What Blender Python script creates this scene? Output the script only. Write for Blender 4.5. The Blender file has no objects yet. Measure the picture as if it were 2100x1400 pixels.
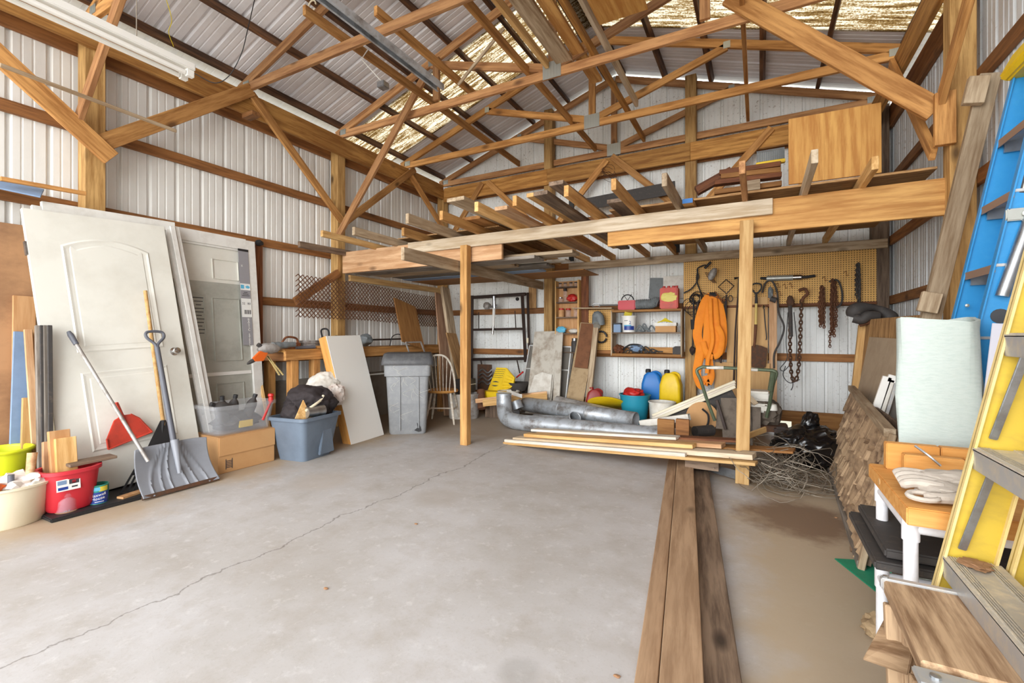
import bpy, bmesh, math, random
from mathutils import Vector as V, Matrix as Mx, noise as NZ, Euler
random.seed(7)
SC=bpy.context.scene; COL=SC.collection
# ---------------------------------------------------------------- camera
F=942.0; TH=math.radians(28.234); V0=687.8; CH=1.2
SN,CS=math.sin(TH),math.cos(TH)
cam=bpy.data.cameras.new('camera'); co=bpy.data.objects.new('camera',cam); COL.objects.link(co)
co.location=(0,0,CH); co.rotation_euler=(math.pi/2,0,TH)
cam.sensor_width=36; cam.lens=F/2100*36; cam.shift_y=(V0-700)/2100; cam.clip_start=.05
SC.camera=co
# ---------------------------------------------------------------- light
SC.view_settings.view_transform='Standard'; SC.view_settings.look='None'
SC.view_settings.gamma=1; SC.view_settings.use_curve_mapping=False
SC.view_settings.exposure=-0.02
W=bpy.data.worlds.new('overcast_sky'); SC.world=W; W.use_nodes=True
bg=W.node_tree.nodes['Background']; bg.inputs[0].default_value=(.86,.93,1,1); bg.inputs[1].default_value=4.0
sl=bpy.data.lights.new('sun','SUN'); sl.energy=4.5; sl.angle=math.radians(75); sl.color=(1,.985,.965)
so=bpy.data.objects.new('sun',sl); COL.objects.link(so)
so.rotation_euler=V((-.12,1,-.24)).to_track_quat('-Z','Y').to_euler()
# daylight entering the wide open door behind the camera
al=bpy.data.lights.new('door_daylight','AREA'); al.shape='RECTANGLE'; al.size=5.6; al.size_y=3.0; al.energy=120; al.color=(1,.99,.97)
ao=bpy.data.objects.new('door_daylight',al); COL.objects.link(ao); ao.location=(-1.9,-2.5,2.2)
ao.rotation_euler=V((0,1,-.1)).to_track_quat('-Z','Y').to_euler()
# added lamp outside the door, aimed up to brighten the roof like ground bounce
gl=bpy.data.lights.new('roof_fill','AREA'); gl.shape='RECTANGLE'; gl.size=6.0; gl.size_y=3.5; gl.energy=270; gl.color=(1,.985,.96)
go=bpy.data.objects.new('roof_fill',gl); COL.objects.link(go); go.location=(-1.9,-4.2,.05)
go.rotation_euler=V((0,1,.75)).to_track_quat('-Z','Y').to_euler()
# ---------------------------------------------------------------- maths
def P(u,v,X=None,Y=None,Z=None,D=None):
    a=(u-1050)/F; rx=-SN+CS*a; ry=CS+SN*a; rz=(V0-v)/F
    if X is not None: d=X/rx
    elif Y is not None: d=Y/ry
    elif Z is not None: d=(Z-CH)/rz
    else: d=D
    return V((rx*d,ry*d,CH+rz*d))
def FP(u,v): return P(u,v,Z=0)
def S(r,g,b):
    f=lambda c:(c/255/12.92) if c<=10 else ((c/255+.055)/1.055)**2.4
    return (f(r),f(g),f(b),1)
# ---------------------------------------------------------------- materials
MATS={}
def nt(name):
    m=bpy.data.materials.new(name); m.use_nodes=True; t=m.node_tree
    b=t.nodes['Principled BSDF']; MATS[name]=m
    return m,t,b
def N(t,ty,**k):
    n=t.nodes.new(ty)
    for a,v in k.items(): setattr(n,a,v)
    return n
def ramp(t,fac,cols):
    r=N(t,'ShaderNodeValToRGB'); e=r.color_ramp.elements
    e[0].position,e[0].color=cols[0]; e[1].position,e[1].color=cols[-1]
    for p,c in cols[1:-1]:
        q=e.new(p); q.color=c
    t.links.new(fac,r.inputs[0]); return r.outputs[0]
def mixc(t,fac,a,b,mode='MIX'):
    m=N(t,'ShaderNodeMix',data_type='RGBA',blend_type=mode)
    for i,x in ((0,fac),(6,a),(7,b)):
        if isinstance(x,(int,float)): m.inputs[i].default_value=x
        elif isinstance(x,tuple): m.inputs[i].default_value=x
        else: t.links.new(x,m.inputs[i])
    return m.outputs[2]
def coords(t,sc,rnd=True,space='Object'):
    tc=N(t,'ShaderNodeTexCoord'); mp=N(t,'ShaderNodeMapping'); t.links.new(tc.outputs[space],mp.inputs[0])
    mp.inputs['Scale'].default_value=sc
    oi=N(t,'ShaderNodeObjectInfo')
    if rnd:
        mm=N(t,'ShaderNodeMath',operation='MULTIPLY'); mm.inputs[1].default_value=57
        t.links.new(oi.outputs['Random'],mm.inputs[0]); cb=N(t,'ShaderNodeCombineXYZ')
        for i in range(3): t.links.new(mm.outputs[0],cb.inputs[i])
        t.links.new(cb.outputs[0],mp.inputs['Location'])
    return mp.outputs[0],oi.outputs['Random']
def noise(t,vec,scale,detail=4,rough=.6):
    n=N(t,'ShaderNodeTexNoise'); n.inputs['Scale'].default_value=scale; n.inputs['Detail'].default_value=detail; n.inputs['Roughness'].default_value=rough
    t.links.new(vec,n.inputs['Vector']); return n.outputs['Fac']
def bump(t,b,h,st=.2,dist=.01):
    k=N(t,'ShaderNodeBump'); k.inputs['Strength'].default_value=st; k.inputs['Distance'].default_value=dist
    t.links.new(h,k.inputs['Height']); t.links.new(k.outputs[0],b.inputs['Normal'])
def wood(name,light,dark,vary=.28,rough=.75,blot=None,knots=True,grain=1.0):
    m,t,b=nt(name); v,r=coords(t,(1.3*grain,16*grain,16*grain))
    n=noise(t,v,1.6,5,.65)
    c=ramp(t,n,[(.38,dark),(.60,light)])
    if knots:
        vo=N(t,'ShaderNodeTexVoronoi'); vo.inputs['Scale'].default_value=.55
        v2,_=coords(t,(3.2,7,7)); t.links.new(v2,vo.inputs['Vector'])
        k=ramp(t,vo.outputs['Distance'],[(.05,(1,1,1,1)),(.15,(0,0,0,1))])
        c=mixc(t,k,c,tuple(x*.35 for x in dark[:3])+(1,))
    v3,_=coords(t,(1,3,3)); n3=noise(t,v3,1.3,3,.5)
    c=mixc(t,ramp(t,n3,[(.45,(0,0,0,1)),(.75,(.55,.55,.55,1))]),c,blot or dark)
    hv=N(t,'ShaderNodeHueSaturation'); t.links.new(c,hv.inputs['Color'])
    mr=N(t,'ShaderNodeMapRange'); mr.inputs[3].default_value=1-vary; mr.inputs[4].default_value=1+vary*.6
    t.links.new(r,mr.inputs[0]); t.links.new(mr.outputs[0],hv.inputs['Value'])
    t.links.new(hv.outputs[0],b.inputs['Base Color']); b.inputs['Roughness'].default_value=rough
    bump(t,b,n,.25,.004); return m
def plain(name,c,rough=.5,metal=0,dirt=None,amt=.5,scale=6,bmp=0,alpha=None,trans=0,stretch=(1,1,1),spec=None,lo=.45,hi=.7):
    m,t,b=nt(name); b.inputs['Roughness'].default_value=rough; b.inputs['Metallic'].default_value=metal
    if dirt:
        v,r=coords(t,stretch); n=noise(t,v,scale,6,.65)
        o=mixc(t,ramp(t,n,[(lo,(0,0,0,1)),(hi,(amt,amt,amt,1))]),c,dirt); t.links.new(o,b.inputs['Base Color'])
        if bmp: bump(t,b,n,bmp,.01)
    else: b.inputs['Base Color'].default_value=c
    if alpha is not None: b.inputs['Alpha'].default_value=alpha
    if trans: b.inputs['Transmission Weight'].default_value=trans
    if spec is not None: b.inputs['Specular IOR Level'].default_value=spec
    return m
wood('post',S(208,166,104),S(158,116,62)); wood('truss',S(208,154,90),S(158,106,52)); wood('truss_red',S(196,146,96),S(150,102,62))
wood('header',S(206,152,80),S(154,102,44)); wood('girt',S(166,112,62),S(122,78,40)); wood('purlin',S(124,86,56),S(64,42,28),blot=S(32,24,18))
wood('pine',S(224,184,124),S(190,144,84)); wood('pine_pink',S(216,176,136),S(184,138,96)); wood('pale',S(216,200,176),S(184,162,132),vary=.15)
wood('weather',S(190,170,142),S(142,118,90),vary=.2); wood('weather_dark',S(134,112,92),S(84,66,52),vary=.2); wood('orange_beam',S(216,166,98),S(178,124,64),vary=.1)
wood('timber',S(180,148,116),S(148,117,88),vary=.12); wood('brown_ply',S(164,116,62),S(134,88,42),vary=.12,knots=False); wood('ply_bright',S(206,156,84),S(174,118,54),vary=.05,knots=False); wood('joist',S(206,158,96),S(166,118,62))
wood('osb',S(196,154,102),S(134,96,56),vary=.1,knots=False,grain=2.2); wood('tan_board',S(206,160,112),S(186,136,88),vary=.05,knots=False); wood('stained',S(142,86,48),S(92,50,26))
wood('grey_board',S(150,142,132),S(98,88,78)); wood('pink_board',S(190,154,124),S(150,110,84),vary=.1,knots=False); wood('gold',S(222,164,92),S(200,136,62),vary=.05,knots=False)
wood('step_wood',S(188,158,124),S(124,94,66),vary=.1,grain=1.4); wood('rim_white',S(232,226,214),S(206,192,172),vary=.08,knots=False); wood('mdf',S(206,166,112),S(192,150,98),vary=.08,knots=False)
plain('white_door',S(226,224,214),.45,dirt=S(204,200,188),amt=.5,scale=3); plain('white_trim',S(230,228,222),.5,dirt=S(196,190,180),amt=.5,scale=9)
plain('film',S(178,178,168),.35,dirt=S(140,138,128),amt=.6,scale=4); plain('chrome',S(210,210,210),.15,1); plain('steel',S(176,180,184),.35,.9,dirt=S(120,110,96),amt=.6,scale=14)
plain('galv',S(186,192,198),.45,.4,dirt=S(102,90,78),amt=.85,scale=8,bmp=.1); plain('galv_dusty',S(176,172,168),.6,.4,dirt=S(104,90,78),amt=.8,scale=12)
plain('plate',S(178,180,174),.4,.6); plain('alu',S(188,190,192),.4,.6,dirt=S(216,206,186),amt=.7,scale=30); plain('dark_steel',S(58,46,42),.55,.3,dirt=S(80,60,50),amt=.5)
plain('rust',S(112,72,48),.8,.2,dirt=S(74,48,36),amt=.7,scale=20); plain('rust_dark',S(84,62,48),.8,.3,dirt=S(120,72,40),amt=.7,scale=30); plain('black',S(34,33,34),.6); plain('black_dusty',S(62,58,56),.7,dirt=S(110,96,82),amt=.4,scale=30,lo=.55)
plain('black_bag',S(16,16,18),.22,spec=.7); plain('black_cloth',S(50,43,44),.85,dirt=S(40,34,36),amt=.6,scale=5); plain('shovel_grey',S(140,143,150),.5,dirt=S(122,122,126),amt=.5,scale=4); plain('shaft_grey',S(92,94,102),.5)
plain('red',S(196,40,52),.45,dirt=S(176,60,70),amt=.5,scale=5); plain('red_scoop',S(206,70,52),.5,dirt=S(150,62,50),amt=.7,scale=8); plain('cream',S(228,218,192),.45,dirt=S(214,196,160),amt=.5,scale=3); plain('lime',S(214,222,40),.4)
plain('clear_tote',S(206,208,212),.2,alpha=.2); plain('jar_glass',S(214,210,224),.05,alpha=.13); plain('deep_red',S(140,34,30),.45); plain('red_lid',S(190,40,34),.45)
plain('can_green',S(52,150,132),.4,dirt=S(60,110,80),amt=.5); plain('can_blue',S(36,62,140),.4); plain('can_yellow',S(214,196,70),.4); plain('white',S(234,232,226),.5); plain('white_dirty',S(222,218,208),.5,dirt=S(176,164,148),amt=.6,scale=8)
plain('tote_blue',S(106,119,134),.45,dirt=S(86,98,112),amt=.6,scale=4); plain('bin_grey',S(136,138,140),.55,dirt=S(160,160,160),amt=.6,scale=14); plain('bin_lid',S(74,74,76),.5,dirt=S(112,112,112),amt=.5,scale=12); plain('cardboard',S(196,150,100),.8,dirt=S(178,130,82),amt=.5,scale=3)
plain('orange',S(238,140,28),.75,dirt=S(222,116,14),amt=.6,scale=9); plain('orange_plastic',S(226,104,34),.45); plain('yellow',S(232,196,20),.45,dirt=S(206,164,20),amt=.5,scale=8); plain('yellow_ladder',S(204,174,58),.55,dirt=S(168,140,58),amt=.8,scale=14,stretch=(1,1,.4)); plain('cream_edge',S(228,204,140),.6,dirt=S(204,172,104),amt=.6,scale=12)
plain('blue_can',S(24,112,190),.45); plain('blue_ladder',S(44,142,204),.42,dirt=S(60,152,210),amt=.5,scale=40); plain('teal',S(34,140,166),.45); plain('green_paint',S(96,108,84),.5,.2,dirt=S(72,74,60),amt=.6,scale=18); plain('green_sheet',S(34,140,104),.6,dirt=S(28,118,90),amt=.6,scale=20)
plain('foam',S(190,200,194),.8,dirt=S(174,188,182),amt=.7,scale=30,stretch=(1,1,4),bmp=.25); plain('foam_lilac',S(196,194,204),.8); plain('paper',S(230,230,226),.7); plain('grey_print',S(148,146,150),.6); plain('print_dark',S(60,60,64),.6); plain('sky_print',S(96,180,214),.6)
plain('blue_grey',S(122,146,176),.6); plain('board_blue',S(128,152,184),.6,dirt=S(104,124,150),amt=.5,scale=5); plain('dusty_white',S(196,190,178),.85,dirt=S(138,118,98),amt=.85,scale=7,bmp=.15); plain('brown_dirt',S(120,78,50),.85,dirt=S(92,58,36),amt=.8,scale=10,bmp=.2); plain('stained_ply',S(182,138,98),.8,dirt=S(116,82,58),amt=.85,scale=2.2,stretch=(1,.7,.7)); plain('dusty_brown',S(170,146,112),.9,dirt=S(120,94,66),amt=.8,scale=8,bmp=.2); plain('screen',S(118,112,104),.8,alpha=.75); plain('engine_dirt',S(110,98,86),.8,dirt=S(76,66,56),amt=.8,scale=12)
plain('cloth_glove',S(190,180,168),.95,dirt=S(150,136,122),amt=.6,scale=14,bmp=.3); plain('rag',S(214,204,196),.9,dirt=S(190,160,140),amt=.6,scale=10); plain('pvc',S(232,232,236),.4,dirt=S(206,200,196),amt=.5,scale=16); plain('tan_card',S(182,162,136),.85,dirt=S(160,138,112),amt=.6,scale=5); plain('tape_grey',S(116,122,124),.6,dirt=S(90,94,96),amt=.6,scale=16)
plain('bark',S(178,150,118),.9,dirt=S(92,66,48),amt=1.0,scale=7,stretch=(2,.6,.6),bmp=.5); plain('wire',S(150,140,126),.5,.5); plain('yellow_handle',S(214,186,104),.5); plain('rope_yellow',S(220,200,40),.7); plain('step_brown',S(160,134,118),.5,.4); plain('leaf',S(150,112,80),.8); plain('shelf_tread',S(196,190,178),.55,.35,dirt=S(226,214,190),amt=.9,scale=34)
plain('grey_curb',S(158,150,138),.9,dirt=S(118,108,98),amt=.7,scale=4,bmp=.2); plain('ground',S(150,140,120),.95,dirt=S(110,110,80),amt=.6)
def steel_sheet(name,c,d,speck=None):
    m,t,b=nt(name); v,r=coords(t,(1,1,.35)); n=noise(t,v,3.5,6,.7)
    o=mixc(t,ramp(t,n,[(.42,(0,0,0,1)),(.75,(.55,.55,.55,1))]),c,d)
    if speck:
        v2,_=coords(t,(1,1,1),space='Object'); n2=noise(t,v2,38,2,.5); n4=noise(t,v2,2.2,4,.6)
        s=N(t,'ShaderNodeMath',operation='MULTIPLY'); t.links.new(ramp(t,n2,[(.6,(0,0,0,1)),(.72,(1,1,1,1))]),s.inputs[0]); t.links.new(ramp(t,n4,[(.4,(.1,.1,.1,1)),(.7,(.8,.8,.8,1))]),s.inputs[1])
        o=mixc(t,s.outputs[0],o,speck)
    t.links.new(o,b.inputs['Base Color']); b.inputs['Roughness'].default_value=.45
steel_sheet('wall_steel',S(234,233,228),S(212,208,200)); steel_sheet('back_steel',S(232,234,232),S(206,202,192),S(120,100,80)); steel_sheet('roof_steel',S(236,236,240),S(214,212,214)); steel_sheet('right_steel',S(218,222,224),S(168,166,162),S(130,104,80))
# peg board : holes as fine print
m,t,b=nt('pegboard'); v,_=coords(t,(1,1,1),rnd=False); vm=N(t,'ShaderNodeVectorMath',operation='MODULO')
vm.inputs[1].default_value=(.0254,10,.0254); va=N(t,'ShaderNodeVectorMath',operation='ADD'); va.inputs[1].default_value=(10*.0254*40,5,10*.0254*40)
t.links.new(v,va.inputs[0]); t.links.new(va.outputs[0],vm.inputs[0]); vd=N(t,'ShaderNodeVectorMath',operation='DISTANCE')
vz=N(t,'ShaderNodeVectorMath',operation='MULTIPLY'); vz.inputs[1].default_value=(1,0,1); t.links.new(vm.outputs[0],vz.inputs[0])
t.links.new(vz.outputs[0],vd.inputs[0]); vd.inputs[1].default_value=(.0127,0,.0127)
n=noise(t,v,5,4); bc=mixc(t,ramp(t,n,[(.45,(0,0,0,1)),(.75,(.6,.6,.6,1))]),S(222,174,96),S(196,146,78))
t.links.new(mixc(t,ramp(t,vd.outputs['Value'],[(.0055,(1,1,1,1)),(.0075,(0,0,0,1))]),bc,S(88,58,26)),b.inputs['Base Color']); b.inputs['Roughness'].default_value=.6
# translucent fibreglass skylight
m,t,b=nt('fibreglass'); v,_=coords(t,(1.1,11,1.1)); n=noise(t,v,2.0,6,.7); v2,_=coords(t,(1,1,1)); n2=noise(t,v2,60,3,.7)
n2b=N(t,'ShaderNodeMath',operation='MULTIPLY'); n2b.inputs[1].default_value=.45; t.links.new(n2,n2b.inputs[0]); mm=N(t,'ShaderNodeMath',operation='ADD'); t.links.new(n,mm.inputs[0]); t.links.new(n2b.outputs[0],mm.inputs[1])
c=ramp(t,mm.outputs[0],[(.56,(.05,.022,.006,1)),(.70,(.17,.10,.032,1)),(.80,(.56,.48,.34,1))])
for nd in list(t.nodes):
    if nd.type=='BSDF_PRINCIPLED': t.nodes.remove(nd)
tr=N(t,'ShaderNodeBsdfTranslucent'); df=N(t,'ShaderNodeBsdfDiffuse'); mx=N(t,'ShaderNodeMixShader'); mx.inputs[0].default_value=.25
t.links.new(c,tr.inputs[0]); t.links.new(c,df.inputs[0]); t.links.new(tr.outputs[0],mx.inputs[1]); t.links.new(df.outputs[0],mx.inputs[2])
t.links.new(mx.outputs[0],t.nodes['Material Output'].inputs['Surface'])
# concrete floor
m,t,b=nt('concrete'); tc=N(t,'ShaderNodeTexCoord'); pv=tc.outputs['Object']; sx=N(t,'ShaderNodeSeparateXYZ'); t.links.new(pv,sx.inputs[0])
def mth(op,a,bb=None,c=None):
    n=N(t,'ShaderNodeMath',operation=op)
    for i,x in enumerate((a,bb,c)):
        if x is None: continue
        if isinstance(x,(int,float)): n.inputs[i].default_value=x
        else: t.links.new(x,n.inputs[i])
    return n.outputs[0]
na=noise(t,pv,1.1,5,.6); nb=noise(t,pv,5,6,.7); nf=noise(t,pv,60,3,.7)
base=mixc(t,ramp(t,na,[(.38,(0,0,0,1)),(.66,(1,1,1,1))]),S(186,183,182),S(170,165,160))
base=mixc(t,ramp(t,nb,[(.46,(0,0,0,1)),(.74,(.55,.55,.55,1))]),base,S(154,144,132)); np_=noise(t,pv,14,5,.7); base=mixc(t,ramp(t,np_,[(.56,(0,0,0,1)),(.74,(.6,.6,.6,1))]),base,S(208,206,204))
base=mixc(t,ramp(t,nf,[(.55,(0,0,0,1)),(.8,(.35,.35,.35,1))]),base,S(140,130,120))
dx=mth('ADD',sx.outputs[0],mth('MULTIPLY',mth('SUBTRACT',na,.5),1.4))
right=ramp(t,mth('ADD',mth('MULTIPLY',dx,1.3),.5),[(.18,(0,0,0,1)),(.6,(.85,.85,.85,1))])
base=mixc(t,right,base,S(178,158,130))
edge=ramp(t,mth('ADD',mth('MULTIPLY',mth('ADD',dx,3.72),-1.6),.5),[(.3,(0,0,0,1)),(.8,(.8,.8,.8,1))]); base=mixc(t,edge,base,S(170,146,114))
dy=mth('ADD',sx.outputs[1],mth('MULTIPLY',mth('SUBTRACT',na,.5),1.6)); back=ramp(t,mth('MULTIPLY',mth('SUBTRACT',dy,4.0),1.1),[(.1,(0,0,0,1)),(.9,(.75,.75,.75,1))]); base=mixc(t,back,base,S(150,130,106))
# a damp oil stain on the right and small drips
def blob(cx,cy,r,col,am,base):
    vv=N(t,'ShaderNodeVectorMath',operation='DISTANCE'); vv.inputs[1].default_value=(cx,cy,0); t.links.new(pv,vv.inputs[0])
    dd=mth('ADD',vv.outputs['Value'],mth('MULTIPLY',mth('SUBTRACT',nb,.5),r*1.1)); return mixc(t,ramp(t,mth('DIVIDE',dd,r),[(.55,(am,am,am,1)),(1,(0,0,0,1))]),base,col)
base=blob(.25,3.55,.42,S(124,100,80),.9,base); base=blob(.05,4.2,.3,S(150,130,104),.6,base); base=blob(-.75,1.45,.09,S(150,146,142),.5,base); base=blob(-2.1,2.75,.22,S(166,158,150),.6,base); base=blob(-3.2,2.6,.3,S(176,166,156),.6,base)
ck=mth('ABSOLUTE',mth('ADD',mth('ADD',sx.outputs[0],2.42),mth('MULTIPLY',mth('SUBTRACT',noise(t,pv,1.6,6,.65),.5),.35)))
cf=ramp(t,ck,[(.002,(.7,.7,.7,1)),(.007,(0,0,0,1))]); base=mixc(t,cf,base,S(96,88,80))
t.links.new(base,b.inputs['Base Color']); b.inputs['Roughness'].default_value=.62; bump(t,b,nf,.12,.003)
# ---------------------------------------------------------------- object helpers
WM={}
def link(name,me,mat,parent=None,M=None,local=False,smooth=False):
    o=bpy.data.objects.new(name,me); COL.objects.link(o); M=M or Mx.Identity(4)
    if mat and not me.materials: me.materials.append(MATS[mat])
    if smooth:
        for p in me.polygons: p.use_smooth=True
    if parent is not None:
        o.parent=parent
        if local: o.matrix_basis=M; WM[o]=WM[parent]@M
        else: o.matrix_basis=WM[parent].inverted()@M; WM[o]=M
    else: o.matrix_basis=M; WM[o]=M
    return o
def T(o,label,cat,group=None,kind=None):
    o['label']=label; o['category']=cat
    if group: o['group']=group
    if kind: o['kind']=kind
    return o
def E(name,label,cat,loc,rz=0,group=None,M=None):
    o=bpy.data.objects.new(name,None); COL.objects.link(o); o.empty_display_size=.1
    M=M or (Mx.Translation(loc)@Mx.Rotation(rz,4,'Z')); o.matrix_basis=M; WM[o]=M
    return T(o,label,cat,group)
def axes(x,zh):
    x=x.normalized(); z=(zh-x*zh.dot(x))
    if z.length<1e-4: z=V((1,0,0))-x*x.x
    z.normalize(); y=z.cross(x)
    return x,y,z
def frame(o,x,y,z):
    return Mx(((x.x,y.x,z.x,o.x),(x.y,y.y,z.y,o.y),(x.z,y.z,z.z,o.z),(0,0,0,1)))
def boxmesh(sx,sy,sz,bev=.003):
    me=bpy.data.meshes.new('b'); bm=bmesh.new(); bmesh.ops.create_cube(bm,size=1)
    for v in bm.verts: v.co=V((v.co.x*sx,v.co.y*sy,v.co.z*sz))
    bev=min(bev,.3*min(sx,sy,sz))
    if bev>.0004: bmesh.ops.bevel(bm,geom=bm.edges[:],offset=bev,segments=1,affect='EDGES')
    bm.to_mesh(me); bm.free(); return me
def bd(name,a,b,w,t,mat,parent=None,wd=(0,0,1),bev=.003):
    """a board from a to b: w wide along wd, t thick"""
    a,b=V(a),V(b); x,y,z=axes(b-a,V(wd)); me=boxmesh((b-a).length,t,w,bev)
    return link(name,me,mat,parent,frame((a+b)/2,x,y,z))
class MB:
    def __init__(s): s.v=[]; s.f=[]
    def add(s,vs,fs):
        o=len(s.v); s.v+= [V(p) for p in vs]; s.f+=[tuple(i+o for i in f) for f in fs]; return s
    def box(s,c,d,R=None):
        c=V(c); q=[]
        for i in (-.5,.5):
            for j in (-.5,.5):
                for k in (-.5,.5):
                    p=V((i*d[0],j*d[1],k*d[2])); q.append(c+(R@p if R else p))
        return s.add(q,[(0,1,3,2),(4,6,7,5),(0,4,5,1),(2,3,7,6),(0,2,6,4),(1,5,7,3)])
    def bar(s,a,b,w,t,wd=(0,0,1)):
        a,b=V(a),V(b); x,y,z=axes(b-a,V(wd)); R=Mx((x,y,z)).transposed(); return s.box((a+b)/2,((b-a).length,t,w),R)
    def tube(s,pts,r,n=8,cap=True,closed=False):
        pts=[V(p) for p in pts]; k=len(pts); rr=r if isinstance(r,(list,tuple)) else [r]*k
        up=None; vs=[]; fs=[]
        for i,p in enumerate(pts):
            if closed: d=pts[(i+1)%k]-pts[i-1]
            else: d=pts[min(i+1,k-1)]-pts[max(i-1,0)]
            if d.length<1e-7: d=V((0,0,1))
            d.normalize()
            if up is None: up=d.orthogonal().normalized()
            else:
                up=up-d*up.dot(d)
                if up.length<1e-5: up=d.orthogonal()
                up.normalize()
            q=d.cross(up)
            for j in range(n):
                an=2*math.pi*j/n; vs.append(p+(up*math.cos(an)+q*math.sin(an))*rr[i])
        for i in range(k if closed else k-1):
            for j in range(n):
                a=i*n+j; b=i*n+(j+1)%n; i2=(i+1)%k; fs.append((a,b,i2*n+(j+1)%n,i2*n+j))
        if cap and not closed: fs+=[tuple(range(n-1,-1,-1)),tuple((k-1)*n+j for j in range(n))]
        return s.add(vs,fs)
    def lathe(s,prof,n=24,c=(0,0,0),sx=1,sy=1,M=None,closed=False):
        vs=[];fs=[];k=len(prof)
        for r,z in prof:
            for j in range(n):
                an=2*math.pi*j/n; p=V((r*math.cos(an)*sx,r*math.sin(an)*sy,z))
                vs.append((M@p if M else p)+V(c))
        for i in range(k-1):
            for j in range(n): fs.append((i*n+j,i*n+(j+1)%n,(i+1)*n+(j+1)%n,(i+1)*n+j))
        if prof[0][0]>1e-5 and not closed: fs.append(tuple(range(n-1,-1,-1)))
        if closed:
            for j in range(n): fs.append(((k-1)*n+j,(k-1)*n+(j+1)%n,(j+1)%n,j))
        return s.add(vs,fs)
    def loft(s,rings,cap0=True,cap1=True):
        n=len(rings[0]); vs=[p for r in rings for p in r]; fs=[]
        for i in range(len(rings)-1):
            for j in range(n): fs.append((i*n+j,i*n+(j+1)%n,(i+1)*n+(j+1)%n,(i+1)*n+j))
        if cap0: fs.append(tuple(range(n-1,-1,-1)))
        if cap1: fs.append(tuple((len(rings)-1)*n+j for j in range(n)))
        return s.add(vs,fs)
    def prism(s,poly,z0,z1,M=None):
        n=len(poly); vs=[V((x,y,z)) for z in (z0,z1) for x,y in poly]
        if M: vs=[M@p for p in vs]
        fs=[tuple(range(n-1,-1,-1)),tuple(range(n,2*n))]+[(i,(i+1)%n,n+(i+1)%n,n+i) for i in range(n)]
        return s.add(vs,fs)
    def blob(s,c,r,sub=3,amp=.2,fr=2.0,seed=0,R=None):
        bm=bmesh.new(); bmesh.ops.create_icosphere(bm,subdivisions=sub,radius=1); vs=[]
        for v in bm.verts:
            d=v.co.normalized(); k=1+amp*NZ.noise(d*fr+V((seed*3.1,seed*1.7,0)))+amp*.5*NZ.noise(d*fr*2.7+V((seed,0,seed*2.3)))
            p=V((d.x*r[0],d.y*r[1],d.z*r[2]))*k; vs.append(V(c)+(R@p if R else p))
        fs=[tuple(q.index for q in f.verts) for f in bm.faces]; bm.free(); return s.add(vs,fs)
    def build(s,name,mat,parent=None,M=None,local=False,smooth=False,bev=0,wsolid=0):
        if M is None and not local:
            lo=V((min(p.x for p in s.v),min(p.y for p in s.v),min(p.z for p in s.v))); hi=V((max(p.x for p in s.v),max(p.y for p in s.v),max(p.z for p in s.v)))
            o=V(((lo.x+hi.x)/2,(lo.y+hi.y)/2,lo.z)); M=Mx.Translation(o); vs=[p-o for p in s.v]
        else: vs=s.v
        me=bpy.data.meshes.new(name); me.from_pydata(vs,[],s.f)
        bm=bmesh.new(); bm.from_mesh(me); bmesh.ops.recalc_face_normals(bm,faces=bm.faces)
        if bev: bmesh.ops.bevel(bm,geom=[e for e in bm.edges if len(e.link_faces)==2 and e.calc_face_angle(0)>.6],offset=bev,segments=2,affect='EDGES')
        bm.to_mesh(me); bm.free()
        o=link(name,me,mat,parent,M,local)
        if smooth:
            for p in me.polygons: p.use_smooth=True
            try: me.set_sharp_from_angle(angle=math.radians(38))
            except Exception: pass
        if wsolid:
            k=o.modifiers.new('s','SOLIDIFY'); k.thickness=wsolid; k.offset=0
        return o
def rrect(w,d,r,n=5):
    q=[]
    for cx,cy,a0 in ((w/2-r,d/2-r,0),(-w/2+r,d/2-r,90),(-w/2+r,-d/2+r,180),(w/2-r,-d/2+r,270)):
        for i in range(n): a=math.radians(a0+90*i/(n-1)); q.append((cx+r*math.cos(a),cy+r*math.sin(a)))
    return q
def slab(name,BL,BR,TL,t,mat,parent=None,TR=None,bev=.002):
    """leaning sheet: front face BL,BR,TL; local x runs up it (grain), thickness to the back"""
    BL,BR,TL=V(BL),V(BR),V(TL)
    if TR is not None:
        TR=V(TR); up=((TL+TR)-(BL+BR))/2; w=((BR-BL)+(TR-TL))/2; c=(BL+BR+TL+TR)/4
    else: up=TL-BL; w=BR-BL; c=BL+(up+w)/2
    n=w.cross(up); n.normalize(); x=up.normalized(); y=n.cross(x); me=boxmesh(up.length,w.dot(-y) if abs(w.dot(y))<1e-9 else abs(w.dot(y)),t,bev)
    return link(name,me,mat,parent,frame(c-n*t/2,x,y,n))
def text(s,size,M,mat,parent,name='lettering',depth=.0006):
    c=bpy.data.curves.new('txt','FONT'); c.body=s; c.size=size; c.align_x='CENTER'; c.align_y='CENTER'; c.extrude=depth; c.resolution_u=2
    o=bpy.data.objects.new('txt',c); COL.objects.link(o); dg=bpy.context.evaluated_depsgraph_get(); me=bpy.data.meshes.new_from_object(o.evaluated_get(dg))
    bpy.data.objects.remove(o); me.materials.clear(); return link(name,me,mat,parent,M)
def arc(c,r,a0,a1,n,ux,uy):
    return [V(c)+V(ux)*r*math.cos(a0+(a1-a0)*i/n)+V(uy)*r*math.sin(a0+(a1-a0)*i/n) for i in range(n+1)]
def spl(pts,n=8):
    pts=[V(p) for p in pts]; q=[pts[0]*2-pts[1]]+pts+[pts[-1]*2-pts[-2]]; out=[]
    for i in range(1,len(q)-2):
        for k in range(n):
            t=k/n; a,b,c,d=q[i-1],q[i],q[i+1],q[i+2]
            out.append(.5*((2*b)+(c-a)*t+(2*a-5*b+4*c-d)*t*t+(3*b-a-3*c+d)*t**3))
    return out+[pts[-1]]
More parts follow.
